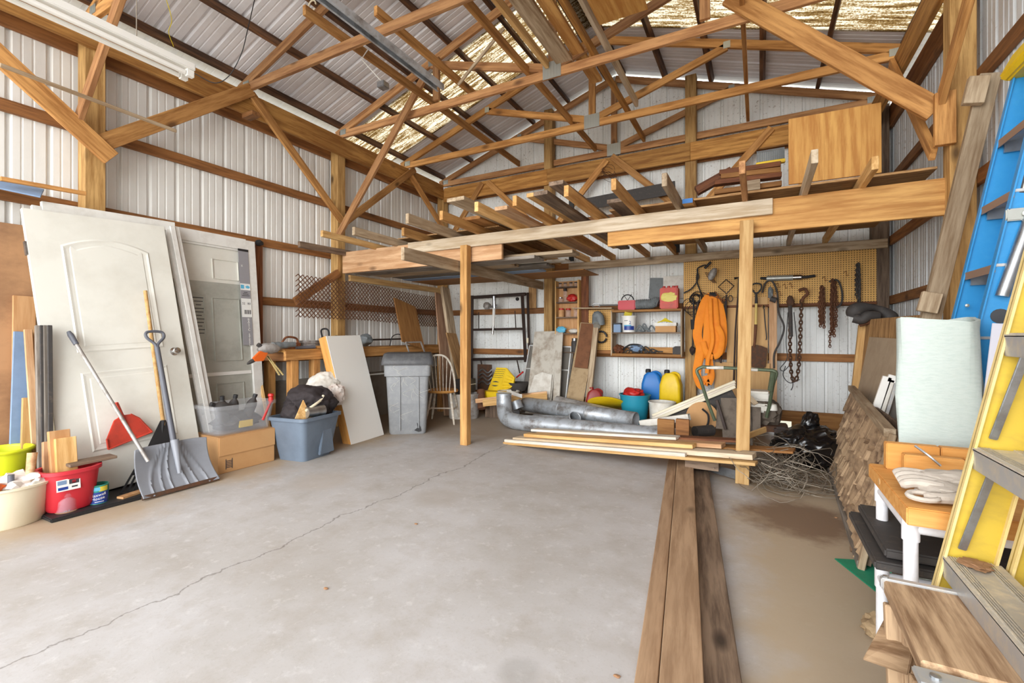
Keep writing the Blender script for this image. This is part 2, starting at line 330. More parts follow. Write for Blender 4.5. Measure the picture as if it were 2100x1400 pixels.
def scaleM(M,s): return M@Mx.Scale(s,4)
X_,Y_,Z_=V((1,0,0)),V((0,1,0)),V((0,0,1))
# ================================================================ STRUCTURE
XL,XR,YB=-5.05,1.335,6.70
Y0=-2.2
RID=-1.855
def zc(x): return 3.86+min(x+4.95,1.24-x)/3.0
def zs(x): return zc(x)+.185
def struct(o): o['kind']='structure'; return o
me=bpy.data.meshes.new('floor'); fx0,fx1,fy0,fy1=XL-.05,XR+.05,Y0-.4,YB+.02
me.from_pydata([(x,y,z) for z in (0,-.12) for x,y in ((fx0,fy0),(fx1,fy0),(fx1,fy1),(fx0,fy1))],[],[(0,1,2,3),(7,6,5,4),(0,4,5,1),(1,5,6,2),(2,6,7,3),(3,7,4,0)])
struct(link('floor',me,'concrete'))
mb=MB().box((-2,3,-.17),(80,80,.06)); struct(mb.build('ground','ground'))
RIBS=[(0,0),(.012,.020),(.030,.020),(.044,0),(.085,0),(.090,.004),(.098,.004),(.103,0),(.150,0),(.155,.004),(.163,.004),(.168,0)]
def sheet(parent,o,al,up,nr,w,bot,top,mat,name='panel',wavy=False):
    """ribbed steel sheet: o origin, al along, up, nr inward normal; bot/top heights as functions of s"""
    pr=[]; s=0
    if wavy:
        k=int(w/.0165); pr=[(w*i/k,.006+.006*math.sin(2*math.pi*i/4.0)) for i in range(k+1)]
    else:
        while s<w-.01:
            for a,h in RIBS:
                if s+a<w: pr.append((s+a,h))
            s+=.23
        pr.append((w,0))
    vs=[];fs=[]
    for a,h in pr:
        b=V(o)+V(al)*a+V(nr)*(-h if not wavy else h)
        vs.append(b+V(up)*bot(a)); vs.append(b+V(up)*top(a))
    for i in range(len(pr)-1): fs.append((2*i,2*i+2,2*i+3,2*i+1))
    m=MB().add(vs,fs); return m.build(name,mat,parent,M=Mx.Identity(4))
c0=lambda h:(lambda s:h)
# left wall: grey curb boards below, steel sheets above, girts
wl=MB().box((-5.03,(Y0+YB)/2,.33),(.04,YB-Y0,.66)).build('wall_left','grey_curb'); struct(wl)
y=Y0
while y<YB-.05:
    w=min(.92,YB-y); sheet(wl,(XL,y,0),Y_,Z_,X_,w,c0(.6),c0(3.80),'wall_steel'); y+=.92
GZ=(.931,1.598,2.268,2.942)
for z in GZ: bd('girt',(-5.028,Y0,z),(-5.028,6.62,z),.093,.038,'girt',wl)
bd('girt',(-5.03,Y0,3.66),(-5.03,6.6,3.66),.24,.038,'girt',wl)
# back wall
wb=MB().box((-1.85,6.675,.20),(6.25,.04,.13)).build('wall_back','brown_ply'); struct(wb)
bd('skirt_board',(-4.9,6.672,.075),(.13,6.672,.075),.13,.04,'brown_ply',wb); bd('skirt_board',(.36,6.672,.075),(1.1,6.672,.075),.13,.04,'brown_ply',wb)
x=XL
while x<XR-.05:
    w=min(.92,XR-x); sheet(wb,(x,YB,0),X_,Z_,-Y_,w,c0(.2),(lambda x0:(lambda s:zs(x0+s)-.035))(x),'back_steel'); x+=.92
for z in GZ: bd('girt',(-5.0,6.677,z),(1.3,6.677,z),.093,.038,'girt',wb)
bd('girt',(-5.0,6.677,3.66),(1.3,6.677,3.66),.24,.038,'girt',wb)
# right wall
wr=MB().box((1.34,(Y0+YB)/2,.13),(.04,YB-Y0,.26)).build('wall_right','brown_ply'); struct(wr)
y=Y0
while y<YB-.05:
    w=min(.92,YB-y); sheet(wr,(XR,y,0),Y_,Z_,-X_,w,c0(.2),c0(3.80),'right_steel'); y+=.92
for z in GZ: bd('girt',(1.313,Y0,z),(1.313,6.62,z),.093,.038,'girt',wr)
bd('girt',(1.315,Y0,3.66),(1.315,6.6,3.66),.24,.038,'girt',wr)
# roof
ce=MB().prism([(-.16,-.055),(0,0),(.16,-.055),(.16,-.062),(0,-.008),(-.16,-.062)],Y0,YB+.05,Mx(((1,0,0,RID),(0,0,1,0),(0,1,0,zs(RID)+.035),(0,0,0,1)))).build('ceiling','roof_steel'); struct(ce)
sq=math.sqrt(1+1/9.); SL=(RID+5.25)*sq
upL=V((1,0,1/3.)).normalized(); upR=V((-1,0,1/3.)).normalized()
def roof(y,w,mat,wavy=False,name='panel'):
    oL=V((-5.25,y,zs(-4.95)-.1)); oR=V((1.54,y,zs(-4.95)-.1))
    sheet(ce,oL,Y_,upL,-upL.cross(Y_),w,c0(0),c0(SL),mat,name,wavy); sheet(ce,oR,Y_,upR,upR.cross(Y_),w,c0(0),c0(SL),mat,name,wavy)
y=Y0
while y<YB+.05:
    if abs(y-4.60)<.02: roof(y-.015,.95,'fibreglass',True,'skylight_panel'); y+=.92; continue
    w=min(.92,YB+.06-y,4.60-y if y<4.6 else 9); roof(y,w,'roof_steel'); y+=w
for i in range(6):
    for sd in (-1,1):
        xx=(-4.93+i*.59) if sd<0 else (1.22-i*.59)
        b=zc(xx)+.085; up=(V((-1/3.,0,1)) if sd<0 else V((1/3.,0,1)))
        bd('purlin',(xx,Y0,b+.05),(xx,6.66,b+.05),.09,.04,'purlin',ce,wd=up)
# ---------------------------------------------------------------- posts
def post(x0,x1,y0,y1,z1,label,mat='post',z0=0):
    a=((x0+x1)/2,(y0+y1)/2,z0); b=(a[0],a[1],z1); o=bd('post',a,b,x1-x0,y1-y0,mat,wd=(1,0,0),bev=.006); T(o,label,'post'); return o
post(-5.0,-4.87,1.66,1.80,3.82,'square timber post on the left wall above the white doors')
post(-5.0,-4.87,4.227,4.36,3.82,'square timber post on the left wall behind the rusty mesh')
post(-5.0,-4.86,6.52,6.65,3.75,'timber corner post where the left wall meets the back wall')
post(-2.94,-2.80,6.52,6.65,4.70,'back wall timber post left of the narrow jar cabinet')
post(-.87,-.73,6.52,6.65,4.68,'back wall timber post beside the peg board, rising behind the blue painted block')
post(1.13,1.29,6.52,6.65,3.80,'dark stained corner post right of the large peg board','weather_dark')
post(1.155,1.292,4.19,4.33,4.05,'thick knotty post on the right wall carrying the loft beam')
# ---------------------------------------------------------------- headers
def beam(a,b,w,t,mat,label,cat='beam',wd=(0,0,1),name='beam',grp=None):
    return T(bd(name,a,b,w,t,mat,wd=wd),label,cat,grp)
beam((-4.85,Y0,3.69),(-4.85,6.48,3.69),.24,.04,'header','long header beam running along the top of the left wall')
beam((1.14,Y0,3.69),(1.14,6.48,3.69),.24,.04,'header','long header beam running along the top of the right wall')
beam((-4.83,6.50,3.64),(-2.87,6.50,3.64),.24,.04,'header','left length of the header beam across the back wall')
beam((-2.868,6.498,3.64),(-.80,6.498,3.64),.24,.04,'header','middle length of the header beam across the back wall')
beam((-.798,6.50,3.64),(1.12,6.50,3.64),.24,.04,'header','right length of the header beam across the back wall')
# ---------------------------------------------------------------- trusses
def truss(Y,label,mat,vert=False,chord=True):
    t=E('roof_truss',label,'truss',(RID,Y,3.84))
    p=lambda n,a,b,w=.09,dy=0,m=mat: bd(n,(a[0],Y+dy,a[1]),(b[0],Y+dy,b[1]),w,.038,m,t)
    p('bottom_chord',(-4.93,3.875),(1.22,3.875))
    z0=lambda x: zc(x)+.045
    p('top_chord',(-5.0,z0(-5.0)),(RID-.02,z0(RID-.02))); p('top_chord',(1.29,z0(1.29)),(RID+.02,z0(RID+.02)))
    p('web',(RID-.06,3.94),(-3.40,z0(-3.4)-.03),.085,.0); p('web',(RID+.06,3.94),(-.31,z0(-.31)-.03),.085,.0)
    p('king_post',(RID,3.93),(RID,z0(RID)-.04),.085)
    if vert: p('web',(-3.3,3.93),(-3.3,z0(-3.3)-.03),.085,-.04); p('web',(-.41,3.93),(-.41,z0(-.41)-.03),.085,-.04)
    def pl(x,z,w,h):
        g=MB(); g.box((x,Y-.0215,z),(w,.003,h))
        for i in range(6): g.box((x-w/2+w*(i+.5)/6,Y-.024,z),(w*.06,.003,h*.94))
        g.build('gusset_plate','plate',t)
    pl(RID,3.905,.2,.17); pl(-3.40,z0(-3.4)-.015,.07,.075); pl(-.31,z0(-.31)-.015,.07,.075); pl(-4.86,3.9,.1,.07); pl(1.15,3.9,.1,.07)
    return t
truss(1.73,'roof truss over the first left post, mostly above the frame','truss')
truss(3.02,'nearest complete roof truss, its bottom chord running out of the top of the frame','truss_red')
truss(4.33,'second roof truss, over the middle left post, with the large splice plate','truss_red',True)
truss(5.60,'third roof truss, bright orange, between the skylight and the back wall','truss')
truss(6.60,'rearmost roof truss standing against the back gable wall','truss_red')
# knee braces
def brace(a,b,label,w=.09,mat='truss',wd=(0,0,1),t=.038): return T(bd('knee_brace',a,b,w,t,mat,wd=wd),label,'brace')
brace((-4.81,4.25,2.70),(-4.81,3.02,3.80),'brace rising toward the viewer from the middle left post')
brace((-4.80,4.30,2.70),(-4.80,5.68,3.83),'brace rising toward the back corner from the middle left post')
brace((-4.84,4.205,2.49),(-3.36,4.20,4.24),'brace rising into the room from the middle left post to the second truss',mat='truss_red')
brace((-4.80,1.73,2.78),(-4.80,3.02,3.84),'brace rising from the first left post toward the back of the shed',.13)
brace((-4.77,1.80,2.68),(-4.77,.50,3.72),'brace rising from the first left post toward the viewer at the left edge',.14)
brace((-4.83,1.60,2.90),(-3.90,1.60,3.86),'reddish brace rising into the room from the first left post',mat='truss_red')
brace((-4.82,6.50,3.02),(-4.82,5.60,3.72),'short brace from the left header down to the corner post')
brace((-4.72,6.46,2.80),(-4.03,6.46,3.72),'back wall brace leaning right from the corner post')
brace((-3.02,6.46,2.86),(-3.92,6.46,3.72),'back wall brace leaning left from the second back post')
brace((-2.72,6.46,2.86),(-1.92,6.46,3.72),'back wall brace leaning right, with the coil of wire hung at its top')
brace((-.90,6.46,2.86),(-1.85,6.46,3.76),'back wall brace leaning left over the dark sheet')
brace((-.62,6.46,2.92),(.14,6.46,3.74),'back wall brace leaning right above the brown trim boards')
brace((1.10,4.26,2.78),(-.22,4.26,4.05),'wide brace from the thick right post up to the second truss',.15,'truss')
brace((1.09,4.28,2.48),(1.09,5.45,3.74),'brace along the right wall from the thick post toward the back')
brace((1.10,4.20,2.78),(1.10,2.95,3.80),'brace along the right wall from the thick post toward the viewer')
T(bd('cleat',(1.12,4.165,2.50),(1.12,4.165,2.86),.11,.05,'truss',wd=(1,0,0)),'short wooden block nailed to the thick right post under the braces','block')
T(bd('cleat',(-4.86,3.0,3.545),(-4.68,3.0,3.545),.05,.09,'girt',wd=(0,0,1)),'small wooden block under the left header beam','block')
# longitudinal ties and stored boards on the chords
def tie(x,y0,y1,label,z=3.965,w=.085,t=.038,mat='truss',nm='tie_board',flat=False):
    return T(bd(nm,(x,y0,z),(x,y1,z),w,t,mat,wd=(1,0,0) if flat else (0,0,1)),label,'board')
tie(-3.40,2.6,6.58,'long tie board over the truss chords, left one, with the electric box')
tie(-2.93,2.95,4.55,'shorter tie board over the trusses with a green painted end',4.02)
tie(-2.13,1.2,6.58,'long tie board over the truss chords just left of the stacked boards')
tie(-1.42,1.0,6.58,'long orange tie board under the stored boards at the ridge',mat='header')
tie(-.12,1.0,6.58,'long tie board over the truss chords right of the ridge')
tie(-1.72,1.0,4.36,'weathered plank stored flat on the chords',3.96,.17,.035,'weather','plank',True)
tie(-1.90,1.0,4.30,'narrow pale stud stored on the chords left of the weathered plank',3.965,.085,.038,'pine','stud')
tie(-1.57,1.0,4.9,'amber plank stored on the chords between two pale ones',4.0,.12,.035,'orange_beam','plank',True)
tie(-1.30,1.0,5.62,'long pale stud stored on the chords, reaching the third truss',4.01,.085,.038,'pale','stud')
T(bd('plywood_sheet',(-1.03,1.6,3.95),(-1.03,3.95,3.95),.42,.012,'ply_bright',wd=(1,0,0)),'smooth amber plywood panel stored flat on the truss chords','plywood')
T(bd('lattice_stick',(-2.92,4.18,3.96),(-2.35,4.2,4.42),.035,.02,'weather',wd=(0,0,1)),'thin slanting stick nailed across the second truss','stick')
# loose bits hanging under the roof
t=E('strip_light','long white fluorescent strip light hanging at upper left','light',(-3.55,1.6,3.05))
LX,LZ=-3.62,3.10; ye=1.83
MB().box((LX,(ye-.4)/2,LZ+.02),(.13,ye+.4,.05)).build('housing','white',t,bev=.006)
for dx in (-.04,.04):
    MB().tube([(LX+dx,-.35,LZ-.035),(LX+dx,ye-.06,LZ-.035)],.016,8).build('fluorescent_tube','white',t,smooth=True)
    MB().box((LX+dx,ye-.03,LZ-.03),(.035,.05,.05)).build('lamp_holder','white',t,bev=.004)
for yy in (.4,1.5): MB().tube([(LX,yy,LZ+.04),(LX,yy,4.1)],.003,5).build('hanger','wire',t)
T(bd('slim_stick',P(0,133,X=-4.55),P(362,269,X=-4.55),.03,.012,'weather',wd=(0,0,1)),'long thin weathered stick lying across the braces at upper left','stick')
g=MB(); gx,gz=-2.40,3.34; g.box((gx,1.7,gz),(.075,2.95,.004)); g.box((gx-.036,1.7,gz-.022),(.004,2.95,.045)); g.box((gx+.036,1.7,gz-.022),(.004,2.95,.045)); g.box((gx-.028,1.7,gz-.044),(.016,2.95,.004)); g.box((gx+.028,1.7,gz-.044),(.016,2.95,.004))
T(g.build('door_track','galv'),'galvanized steel door track hanging under the roof','track')
for yy in (.4,): pass
t=E('junction_box','grey electric box on the left tie board with its cable','electric box',P(790,172,X=-3.36)); q=WM[t].translation
MB().box((0,-.03,-.03),(.09,.09,.06)).build('box_body','steel',t,local=True,bev=.006); MB().tube([q+V((0,-.05,0)),q+V((-.02,-.3,.1)),(-3.38,3.3,4.0)],.006,6).build('cable','white',t)
q=P(640,12,X=-3.7); T(MB().tube(arc(q,.05,0,5.5,14,X_,Z_),.007,6).build('hose_hook','cream'),'small cream plastic clip hanging under the roof','clip')
def wire(pts,label,r=.004,mat='black',name='wire',cat='wire',n=6): return T(MB().tube(spl(pts,8),r,n).build(name,mat,smooth=True),label,cat)
wire([P(522,0,X=-4.1),P(508,60,X=-4.1),P(495,110,X=-4.15),P(470,155,X=-4.3),P(440,170,X=-4.4),P(398,150,X=-4.5)],'thin dark wire drooping beside the strip light')
wire([P(340,-5,X=-4.4),P(352,40,X=-4.4),P(346,66,X=-4.5),P(356,95,X=-4.6)],'thin twisted yellowish wire hanging near the eave',.003,'rope_yellow')
# outdoors-blue painted shelf at the left edge
t=E('wall_shelf','shallow wooden wall shelf with a pale blue underside at the left edge','shelf',(-4.88,1.0,2.33))
bd('edge_board',P(0,366,X=-4.74),P(176,397,X=-4.74),.03,.03,'truss',t); slab('shelf_board',P(0,385,X=-4.76),P(165,404,X=-4.76),V((-5.0,.5,2.325)),.012,'board_blue',t)
# ================================================================ LOFT
beam((-1.27,4.31,2.18),(1.16,4.31,2.18),.262,.04,'orange_beam','wide orange fascia beam along the loft front, butting the right post')
beam((-4.85,4.31,2.16),(-2.43,4.31,2.16),.278,.04,'pine_pink','pinkish knotty loft beam from the middle left post, ending past the front prop')
beam((-3.70,4.27,2.245),(.10,4.27,2.245),.128,.036,'pale','long whitish board nailed across the front of both loft beams','board')
T(bd('loft_post',(-2.845,4.215,0),(-2.845,4.215,2.19),.088,.085,'joist',wd=(1,0,0)),'front loft prop standing alone on the floor, left one','post')
T(bd('loft_post',(-.118,4.16,0),(-.085,4.22,2.14),.10,.045,'pine',wd=(1,0,0)),'front loft prop on the right with carpenter marks, behind the trim stack','post')
beam((-2.5,6.46,2.225),(1.26,6.46,2.225),.10,.04,'weather','weathered ledger board across the back wall over the peg board','board')
beam((-2.925,3.29,1.965),(-2.925,6.44,1.965),.12,.04,'weather','weathered beam under the loft pointing out toward the viewer')
beam((-4.80,4.36,1.965),(-4.80,6.5,1.965),.08,.04,'pine','yellowish bearer board along the left wall under the low planks','board')
# planks carried on the low bearer
def plank(x0,x1,y,z,w,t,mat,label,nm='plank',dy=0):
    return T(bd(nm,(x0,y,z),(x1,y+dy,z),w,t,mat,wd=(0,1,0)),label,'board')
plank(-4.75,-2.1,4.52,2.04,.26,.035,'grey_board','grey weathered plank on the low bearers, nearest',dy=.02)
plank(-4.7,-2.55,4.80,2.04,.26,.03,'weather','second grey plank on the low bearers','plank')
plank(-4.6,-2.2,5.08,2.04,.24,.03,'grey_board','third plank from the front on the low bearers')
plank(-4.65,-2.42,5.33,2.035,.22,.025,'board_blue','blue painted board on the low bearers')
plank(-4.7,-1.93,5.80,2.030,.62,.012,'brown_ply','wide brown plywood sheet on the low bearers sticking out to the right','plywood_sheet')
plank(-2.95,-1.72,4.62,2.085,.24,.035,'weather','short thick weathered plank on top of the low pile, end showing',dy=.03)
plank(-3.0,-1.95,5.0,2.075,.16,.02,'dusty_white','short white painted board end in the low pile','board')
plank(-3.0,-2.16,4.82,2.07,.1,.015,'pine','small splintered pine offcut in the low pile','offcut')
# joists with free ends toward the viewer
ends=[(-4.80,3.60,2.28,.075,'weather_dark','dark'),(-4.26,3.48,2.33,.07,'pine','yellow'),(-3.91,3.61,2.345,.09,'weather','weathered'),
 (-3.50,3.94,2.36,.09,'joist','tan'),(-3.08,3.53,2.365,.10,'weather','weathered'),(-2.70,3.58,2.36,.09,'joist','tan'),(-2.24,3.49,2.36,.09,'pine','yellow'),
 (-1.85,3.49,2.36,.09,'joist','tan'),(-1.36,3.45,2.36,.09,'joist','tan'),(-.98,3.47,2.36,.09,'joist','tan'),(-.62,3.56,2.365,.10,'weather','weathered'),(-.10,3.54,2.36,.09,'truss_red','reddish'),(.32,3.545,2.36,.09,'pale','pale'),(.69,3.87,2.36,.09,'pine','yellow')]
onm=['first','second','third','fourth','fifth','sixth','seventh','eighth','ninth','tenth','eleventh','twelfth','thirteenth','last']
for i,(x,y,z,w,mt,cn) in enumerate(ends):
    T(bd('joist',(x,y,z),(x,6.60 if i>0 else 5.2,z-.035 if i else z+.02),w,.04,mt),'%s stud laid front to back on the loft, %s free end from the left'%(cn,onm[i]),'board','loft studs with free ends')
for x,y,z,w,mt,lb in [(-2.42,3.42,2.435,.19,'weather','wide weathered plank lying flat on the loft, left of the middle'),(-2.02,3.55,2.333,.13,'pine_pink','flat pinkish board lying on the loft between two studs'),(-1.73,3.6,2.425,.12,'pine','short flat pine board on the loft'),(-1.62,3.52,2.40,.13,'weather_dark','ragged dark weathered plank on the loft, left of a pair'),(-1.47,3.50,2.455,.13,'weather_dark','ragged dark weathered plank on the loft, right of a pair'),
  (-2.62,4.0,2.42,.2,'brown_ply','flat brown plank stored between the loft studs'),(-1.15,4.1,2.42,.14,'weather_dark','flat dark plank under the loft studs near the orange beam')]:
    T(bd('loft_plank',(x,y,z),(x,6.3,z),w,.035,mt,wd=(1,0,0)),lb,'board')
T(slab('green_edged_sheet',(-3.95,4.35,2.405),(-2.5,4.35,2.405),(-3.95,6.3,2.405),.014,'osb'),'green edged panel lying under the studs on the loft left','panel')
T(bd('loft_deck',(-1.28,5.4,2.415),(1.14,5.4,2.415),2.04,.02,'osb',wd=(0,1,0)),'rough particle board deck laid over the right half of the loft','deck')
q=P(1410,412,Y=4.15); T(MB().bar(q,q+V((0,1.2,0)),.085,.04,(1,0,0)).build('blue_end_block','joist'),'stud lying flat on the loft with a blue painted end','board'); MB().box(q+V((0,-.004,0)),(.083,.008,.038)).build('blue_end','blue_can',bpy.data.objects['blue_end_block'])
# things standing on the loft
T(slab('plywood_sheet',P(1617,378,Y=4.40),P(1809,354,Y=4.42),P(1617.5,250,Y=4.40),.018,'ply_bright',TR=P(1807,203,Y=4.42)),'amber plywood panel standing upright on the loft','plywood')
post(.33,.42,5.0,5.09,3.2,'short upright stud behind the amber plywood panel on the loft',z0=2.43)
for i,(u0,v0,u1,v1,mt,lb) in enumerate([(1428,392,1500,352,'stained','stained trim board slanting up from the loft deck'),(1475,356,1600,338,'stained','top stained trim board of the pile on the loft'),(1478,364,1600,350,'brown_ply','second trim board from the top of the loft pile'),(1466,376,1602,360,'stained','third trim board of the loft pile, overhanging left'),(1465,396,1602,378,'brown_ply','lowest trim board of the loft pile')]):
    T(bd('trim_board',P(u0,v0,Y=5.3),P(u1,v1,Y=5.35),.05 if i else .09,.1,mt),lb,'board')
T(MB().box(P(1545,382,Y=5.25),(.12,.1,.1)).build('support_block','weather'),'grey wooden block under the loft trim pile','block')
t=E('push_broom','broom head with grey bristles and a yellow block behind the loft panel','broom',P(1580,334,Y=5.34)); q=WM[t].translation
MB().box(q,(.26,.06,.035)).build('broom_block','yellow',t,bev=.006); g=MB()
for i in range(60): g.box(q+V((-.12+.24*(i%30)/29,-.02+.04*(i//30),.075)),(.006,.012,.11))
o=g.build('bristles','tape_grey',t); o['kind']='stuff'
T(bd('dark_sheet',P(1196,420,Y=6.35),P(1385,384,Y=6.35),.17,.02,'black_dusty'),'long dark grey sheet metal strip leaning behind the loft studs','panel')
for u,lb in ((1388,'dark steel channel standing beside the middle back post on the loft'),(1172,'short dark steel channel standing on the loft behind the braces')):
    a=P(u,400,Y=6.40); T(bd('steel_channel',(a.x,a.y,2.30),(a.x,a.y,3.05 if u>1300 else 3.3),.07,.04,'black',wd=(1,0,0)),lb,'channel')
q=P(1248,350,Y=6.42); g=MB()
for k in range(5): g.tube([q+V((.09*math.cos(a+k)*(1+.1*k),.01*k,.09*math.sin(a+k*.4)-.02*k)) for a in [i*.5 for i in range(13)]],.003,5)
T(g.build('wire_coil','rust_dark'),'small coil of dark wire hung on the back brace','wire coil')
# ================================================================ LEFT SIDE
# ---- white panelled door leaning
BL,BR,TL,TR=P(132,1022,Z=.05),P(421,955,Z=.05),P(48,433,X=-4.72),P(333,458,X=-4.72)
up=((TL+TR)-(BL+BR))/2; w=((BR-BL)+(TR-TL))/2; c=(BL+BR+TL+TR)/4; x=w.normalized(); y=(up-x*up.dot(x)); H=y.length; y.normalize(); z=x.cross(y); Wd=w.length
DM=frame(c-z*.0175,x,y,z)
t=E('white_door','white moulded door with an arched top panel leaning on the left wall','door',(0,0,0),M=DM)
MB().box((0,0,0),(Wd,H,.035)).build('door_leaf','white_door',t,local=True,M=Mx.Identity(4),bev=.003)
def archpts(x0,x1,y0,y1,rise,n=16):
    q=[(x0,y0),(x1,y0)]
    for i in range(n+1):
        s=i/n; q.append((x1+(x0-x1)*s,y1+rise*(1-(2*s-1)**2)))
    return q
def mould(pts,wid,name='panel_moulding'):
    cx=sum(p[0] for p in pts)/len(pts); cy=sum(p[1] for p in pts)/len(pts)
    def off(k): 
        return [(cx+(px-cx)*(1-k/abs(px-cx) if abs(px-cx)>k else 1),cy+(py-cy)*(1-k/abs(py-cy) if abs(py-cy)>k else 1)) for px,py in pts]
    rings=[(0,.0178),(wid*.2,.024),(wid*.5,.020),(wid*.85,.0185),(wid,.0215)]
    n=len(pts); vs=[];fs=[]
    for k,h in rings: vs+=[(px,py,h) for px,py in off(k)]
    for i in range(len(rings)-1):
        for j in range(n): fs.append((i*n+j,i*n+(j+1)%n,(i+1)*n+(j+1)%n,(i+1)*n+j))
    fs.append(tuple(range((len(rings)-1)*n,len(rings)*n)))
    MB().add(vs,fs).build(name,'white_door',t,local=True,M=Mx.Identity(4))
mould(archpts(-.30*Wd,.33*Wd,-.01*H,.38*H,.035*H),.055); mould([(-.30*Wd,-.36*H),(.33*Wd,-.36*H),(.33*Wd,-.08*H),(-.30*Wd,-.08*H)],.055)
kb=MB().lathe([(.032,0),(.034,.006),(.014,.012),(.012,.03),(.027,.04),(.03,.055),(.024,.066),(.0,.069)],20).build('door_knob','chrome',t,local=True,M=Mx.Translation((.405*Wd,-.03*H,.0175)),smooth=True)
for yy in (.36,-.05): MB().box((-Wd/2-.006,yy*H,0),(.012,.1,.03)).build('hinge','steel',t,local=True,M=Mx.Identity(4))
g=MB(); rr=random.Random(3)
for k in range(4): g.tube([V((.0+.03*math.cos(a+k)*(1+.2*k)+.01*k,.155*H+.016*math.sin(a*1.1+k),.0182)) for a in [i*.5 for i in range(9)]],.0011,4)
g.tube([V((.03,.157*H,.0182)),V((.06,.15*H,.0182)),V((.04,.162*H,.0182))],.001,4); g.build('pencil_scribble','print_dark',t,local=True,M=Mx.Identity(4))
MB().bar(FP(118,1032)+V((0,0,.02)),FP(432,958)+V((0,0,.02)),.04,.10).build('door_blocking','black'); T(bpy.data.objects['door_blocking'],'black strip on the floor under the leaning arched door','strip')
# ---- white jamb set behind it
t=E('door_jamb_set','white door jamb set leaning behind the arched door','door frame',P(432,950,Z=0))
a,b=P(445,956,Z=0),P(352,465,X=-4.80)
bd('side_jamb',a,b,.115,.03,'white_trim',t,wd=(0,1,0)); bd('stop',a+V((.03,-.01,0)),b+V((.03,-.01,0)),.04,.015,'white_trim',t,wd=(0,1,0)); 
c2=P(84,424,X=-4.80); bd('head_jamb',c2,b+V((0,.02,.0)),.085,.04,'white_trim',t,wd=(0,0,1))
bd('side_jamb',V((a.x-.02,c2.y,0)),c2,.11,.03,'white_trim',t,wd=(0,1,0))
# ---- second, steel door in its frame
A_=V((-4.70,2.15,0)); B_=V((-4.70,3.10,0)); C_=V((-4.915,2.10,2.24)); up=C_-A_; x=(B_-A_).normalized(); y=(up-x*up.dot(x)); H2=y.length; y.normalize(); z=x.cross(y); W2=.97
M2=frame(A_,x,y,z); I4=Mx.Identity(4)
t=E('steel_door','grey filmed steel door still in its white frame, leaning right of the arched door','door',A_,M=M2)
lb=lambda n,x0,x1,y0,y1,z0,z1,mt,par=None: MB().box(((x0+x1)/2,(y0+y1)/2,(z0+z1)/2),(x1-x0,y1-y0,z1-z0)).build(n,mt,par or t,local=True,M=I4,bev=.002)
lb('side_casing',0,.085,0,H2,-.06,.02,'white_trim'); lb('side_casing',W2-.10,W2,0,H2-.01,-.06,.02,'white_trim'); lb('head_casing',.085,W2-.10,H2-.12,H2,-.06,.02,'white_trim'); lb('stop_bead',.085,W2-.1,H2-.14,H2-.12,-.05,.008,'white_trim')
lf=lb('door_leaf',.085,W2-.10,.02,H2-.14,-.05,-.01,'white_door')
fm=lb('protective_film',.087,W2-.102,.05,H2-.50,-.0095,-.0075,'film'); 
for x0,x1,y0,y1 in ((.52,.78,H2-.46,H2-.26),(.50,.77,.95,H2-.66),(.18,.42,.95,H2-.66),(.18,.42,.15,.72),(.50,.77,.15,.72)):
    g=MB(); 
    for (p,q) in (((x0,y0),(x1,y0)),((x1,y0),(x1,y1)),((x1,y1),(x0,y1)),((x0,y1),(x0,y0))): g.bar((p[0],p[1],-.006),(q[0],q[1],-.006),.016,.006,(0,0,1))
    g.build('panel_emboss','film' if y0<1.6 else 'white_door',t,local=True,M=I4)
lb('cross_strip',.12,W2-.11,.80,.835,-.0075,.002,'white')
pp=lb('paper_label',.30,.44,1.18,1.62,-.0074,-.0062,'film'); g=MB()
for i in range(11): g.box((.37,1.58-.035*i,-.0059),(.11-.03*(i%3),.008,.0006))
g.build('print_lines','print_dark',t,local=True,M=I4)
cp=lb('carton_strip',W2-.195,W2-.085,1.10,2.13,.021,.026,'grey_print'); zz=.0265
lb('carton_top_edge',W2-.195,W2-.085,2.11,2.135,.021,.028,'black'); lb('carton_panel',W2-.193,W2-.087,1.40,1.60,.0262,.0268,'paper'); lb('carton_panel',W2-.193,W2-.087,1.69,1.76,.0262,.0268,'paper')
MB().blob((W2-.115,1.725,.0272),(.024,.016,.001),2,.15).build('carton_patch','sky_print',t,local=True,M=I4); lb('carton_patch',W2-.19,W2-.155,1.705,1.745,.0268,.0274,'sky_print')
for i,chx in enumerate('BASIC STEEL'):
    if chx!=' ': text(chx,.036,M2@Mx.Translation((W2-.125,1.375-.0275*i,.0272)),'white',t)
text('32',.034,M2@Mx.Translation((W2-.17,1.545,.0272)),'print_dark',t); text('80',.034,M2@Mx.Translation((W2-.11,1.545,.0272)),'print_dark',t); g=MB()
for i in range(9): g.box((W2-.165+.006*i*1.4,1.455,.027),(.003+.002*(i%3),.045,.0006))
for i in range(3): g.box((W2-.14,1.63+.018*i,.027),(.08-.02*i,.006,.0006))
g.build('print_marks','print_dark',t,local=True,M=I4)
for yy in (1.95,): text('X',.03,M2@Mx.Translation((W2-.165,yy,.0272)),'white',t)
T(bd('tall_board',(-4.99,3.21,.66),(-4.995,3.21,2.22),.12,.03,'stained',wd=(0,1,0)),'tall dark brown board standing right of the steel door','board'); T(MB().blob((-4.97,3.22,2.245),(.03,.05,.035),2,.3).build('black_tape','black'),'black tape wrapped on top of the tall brown board','tape')
T(bd('bamboo_pole',P(566,960,X=-4.45),P(520,700,X=-4.93),.028,.028,'pine'),'thin yellowish pole leaning behind the totes','pole')
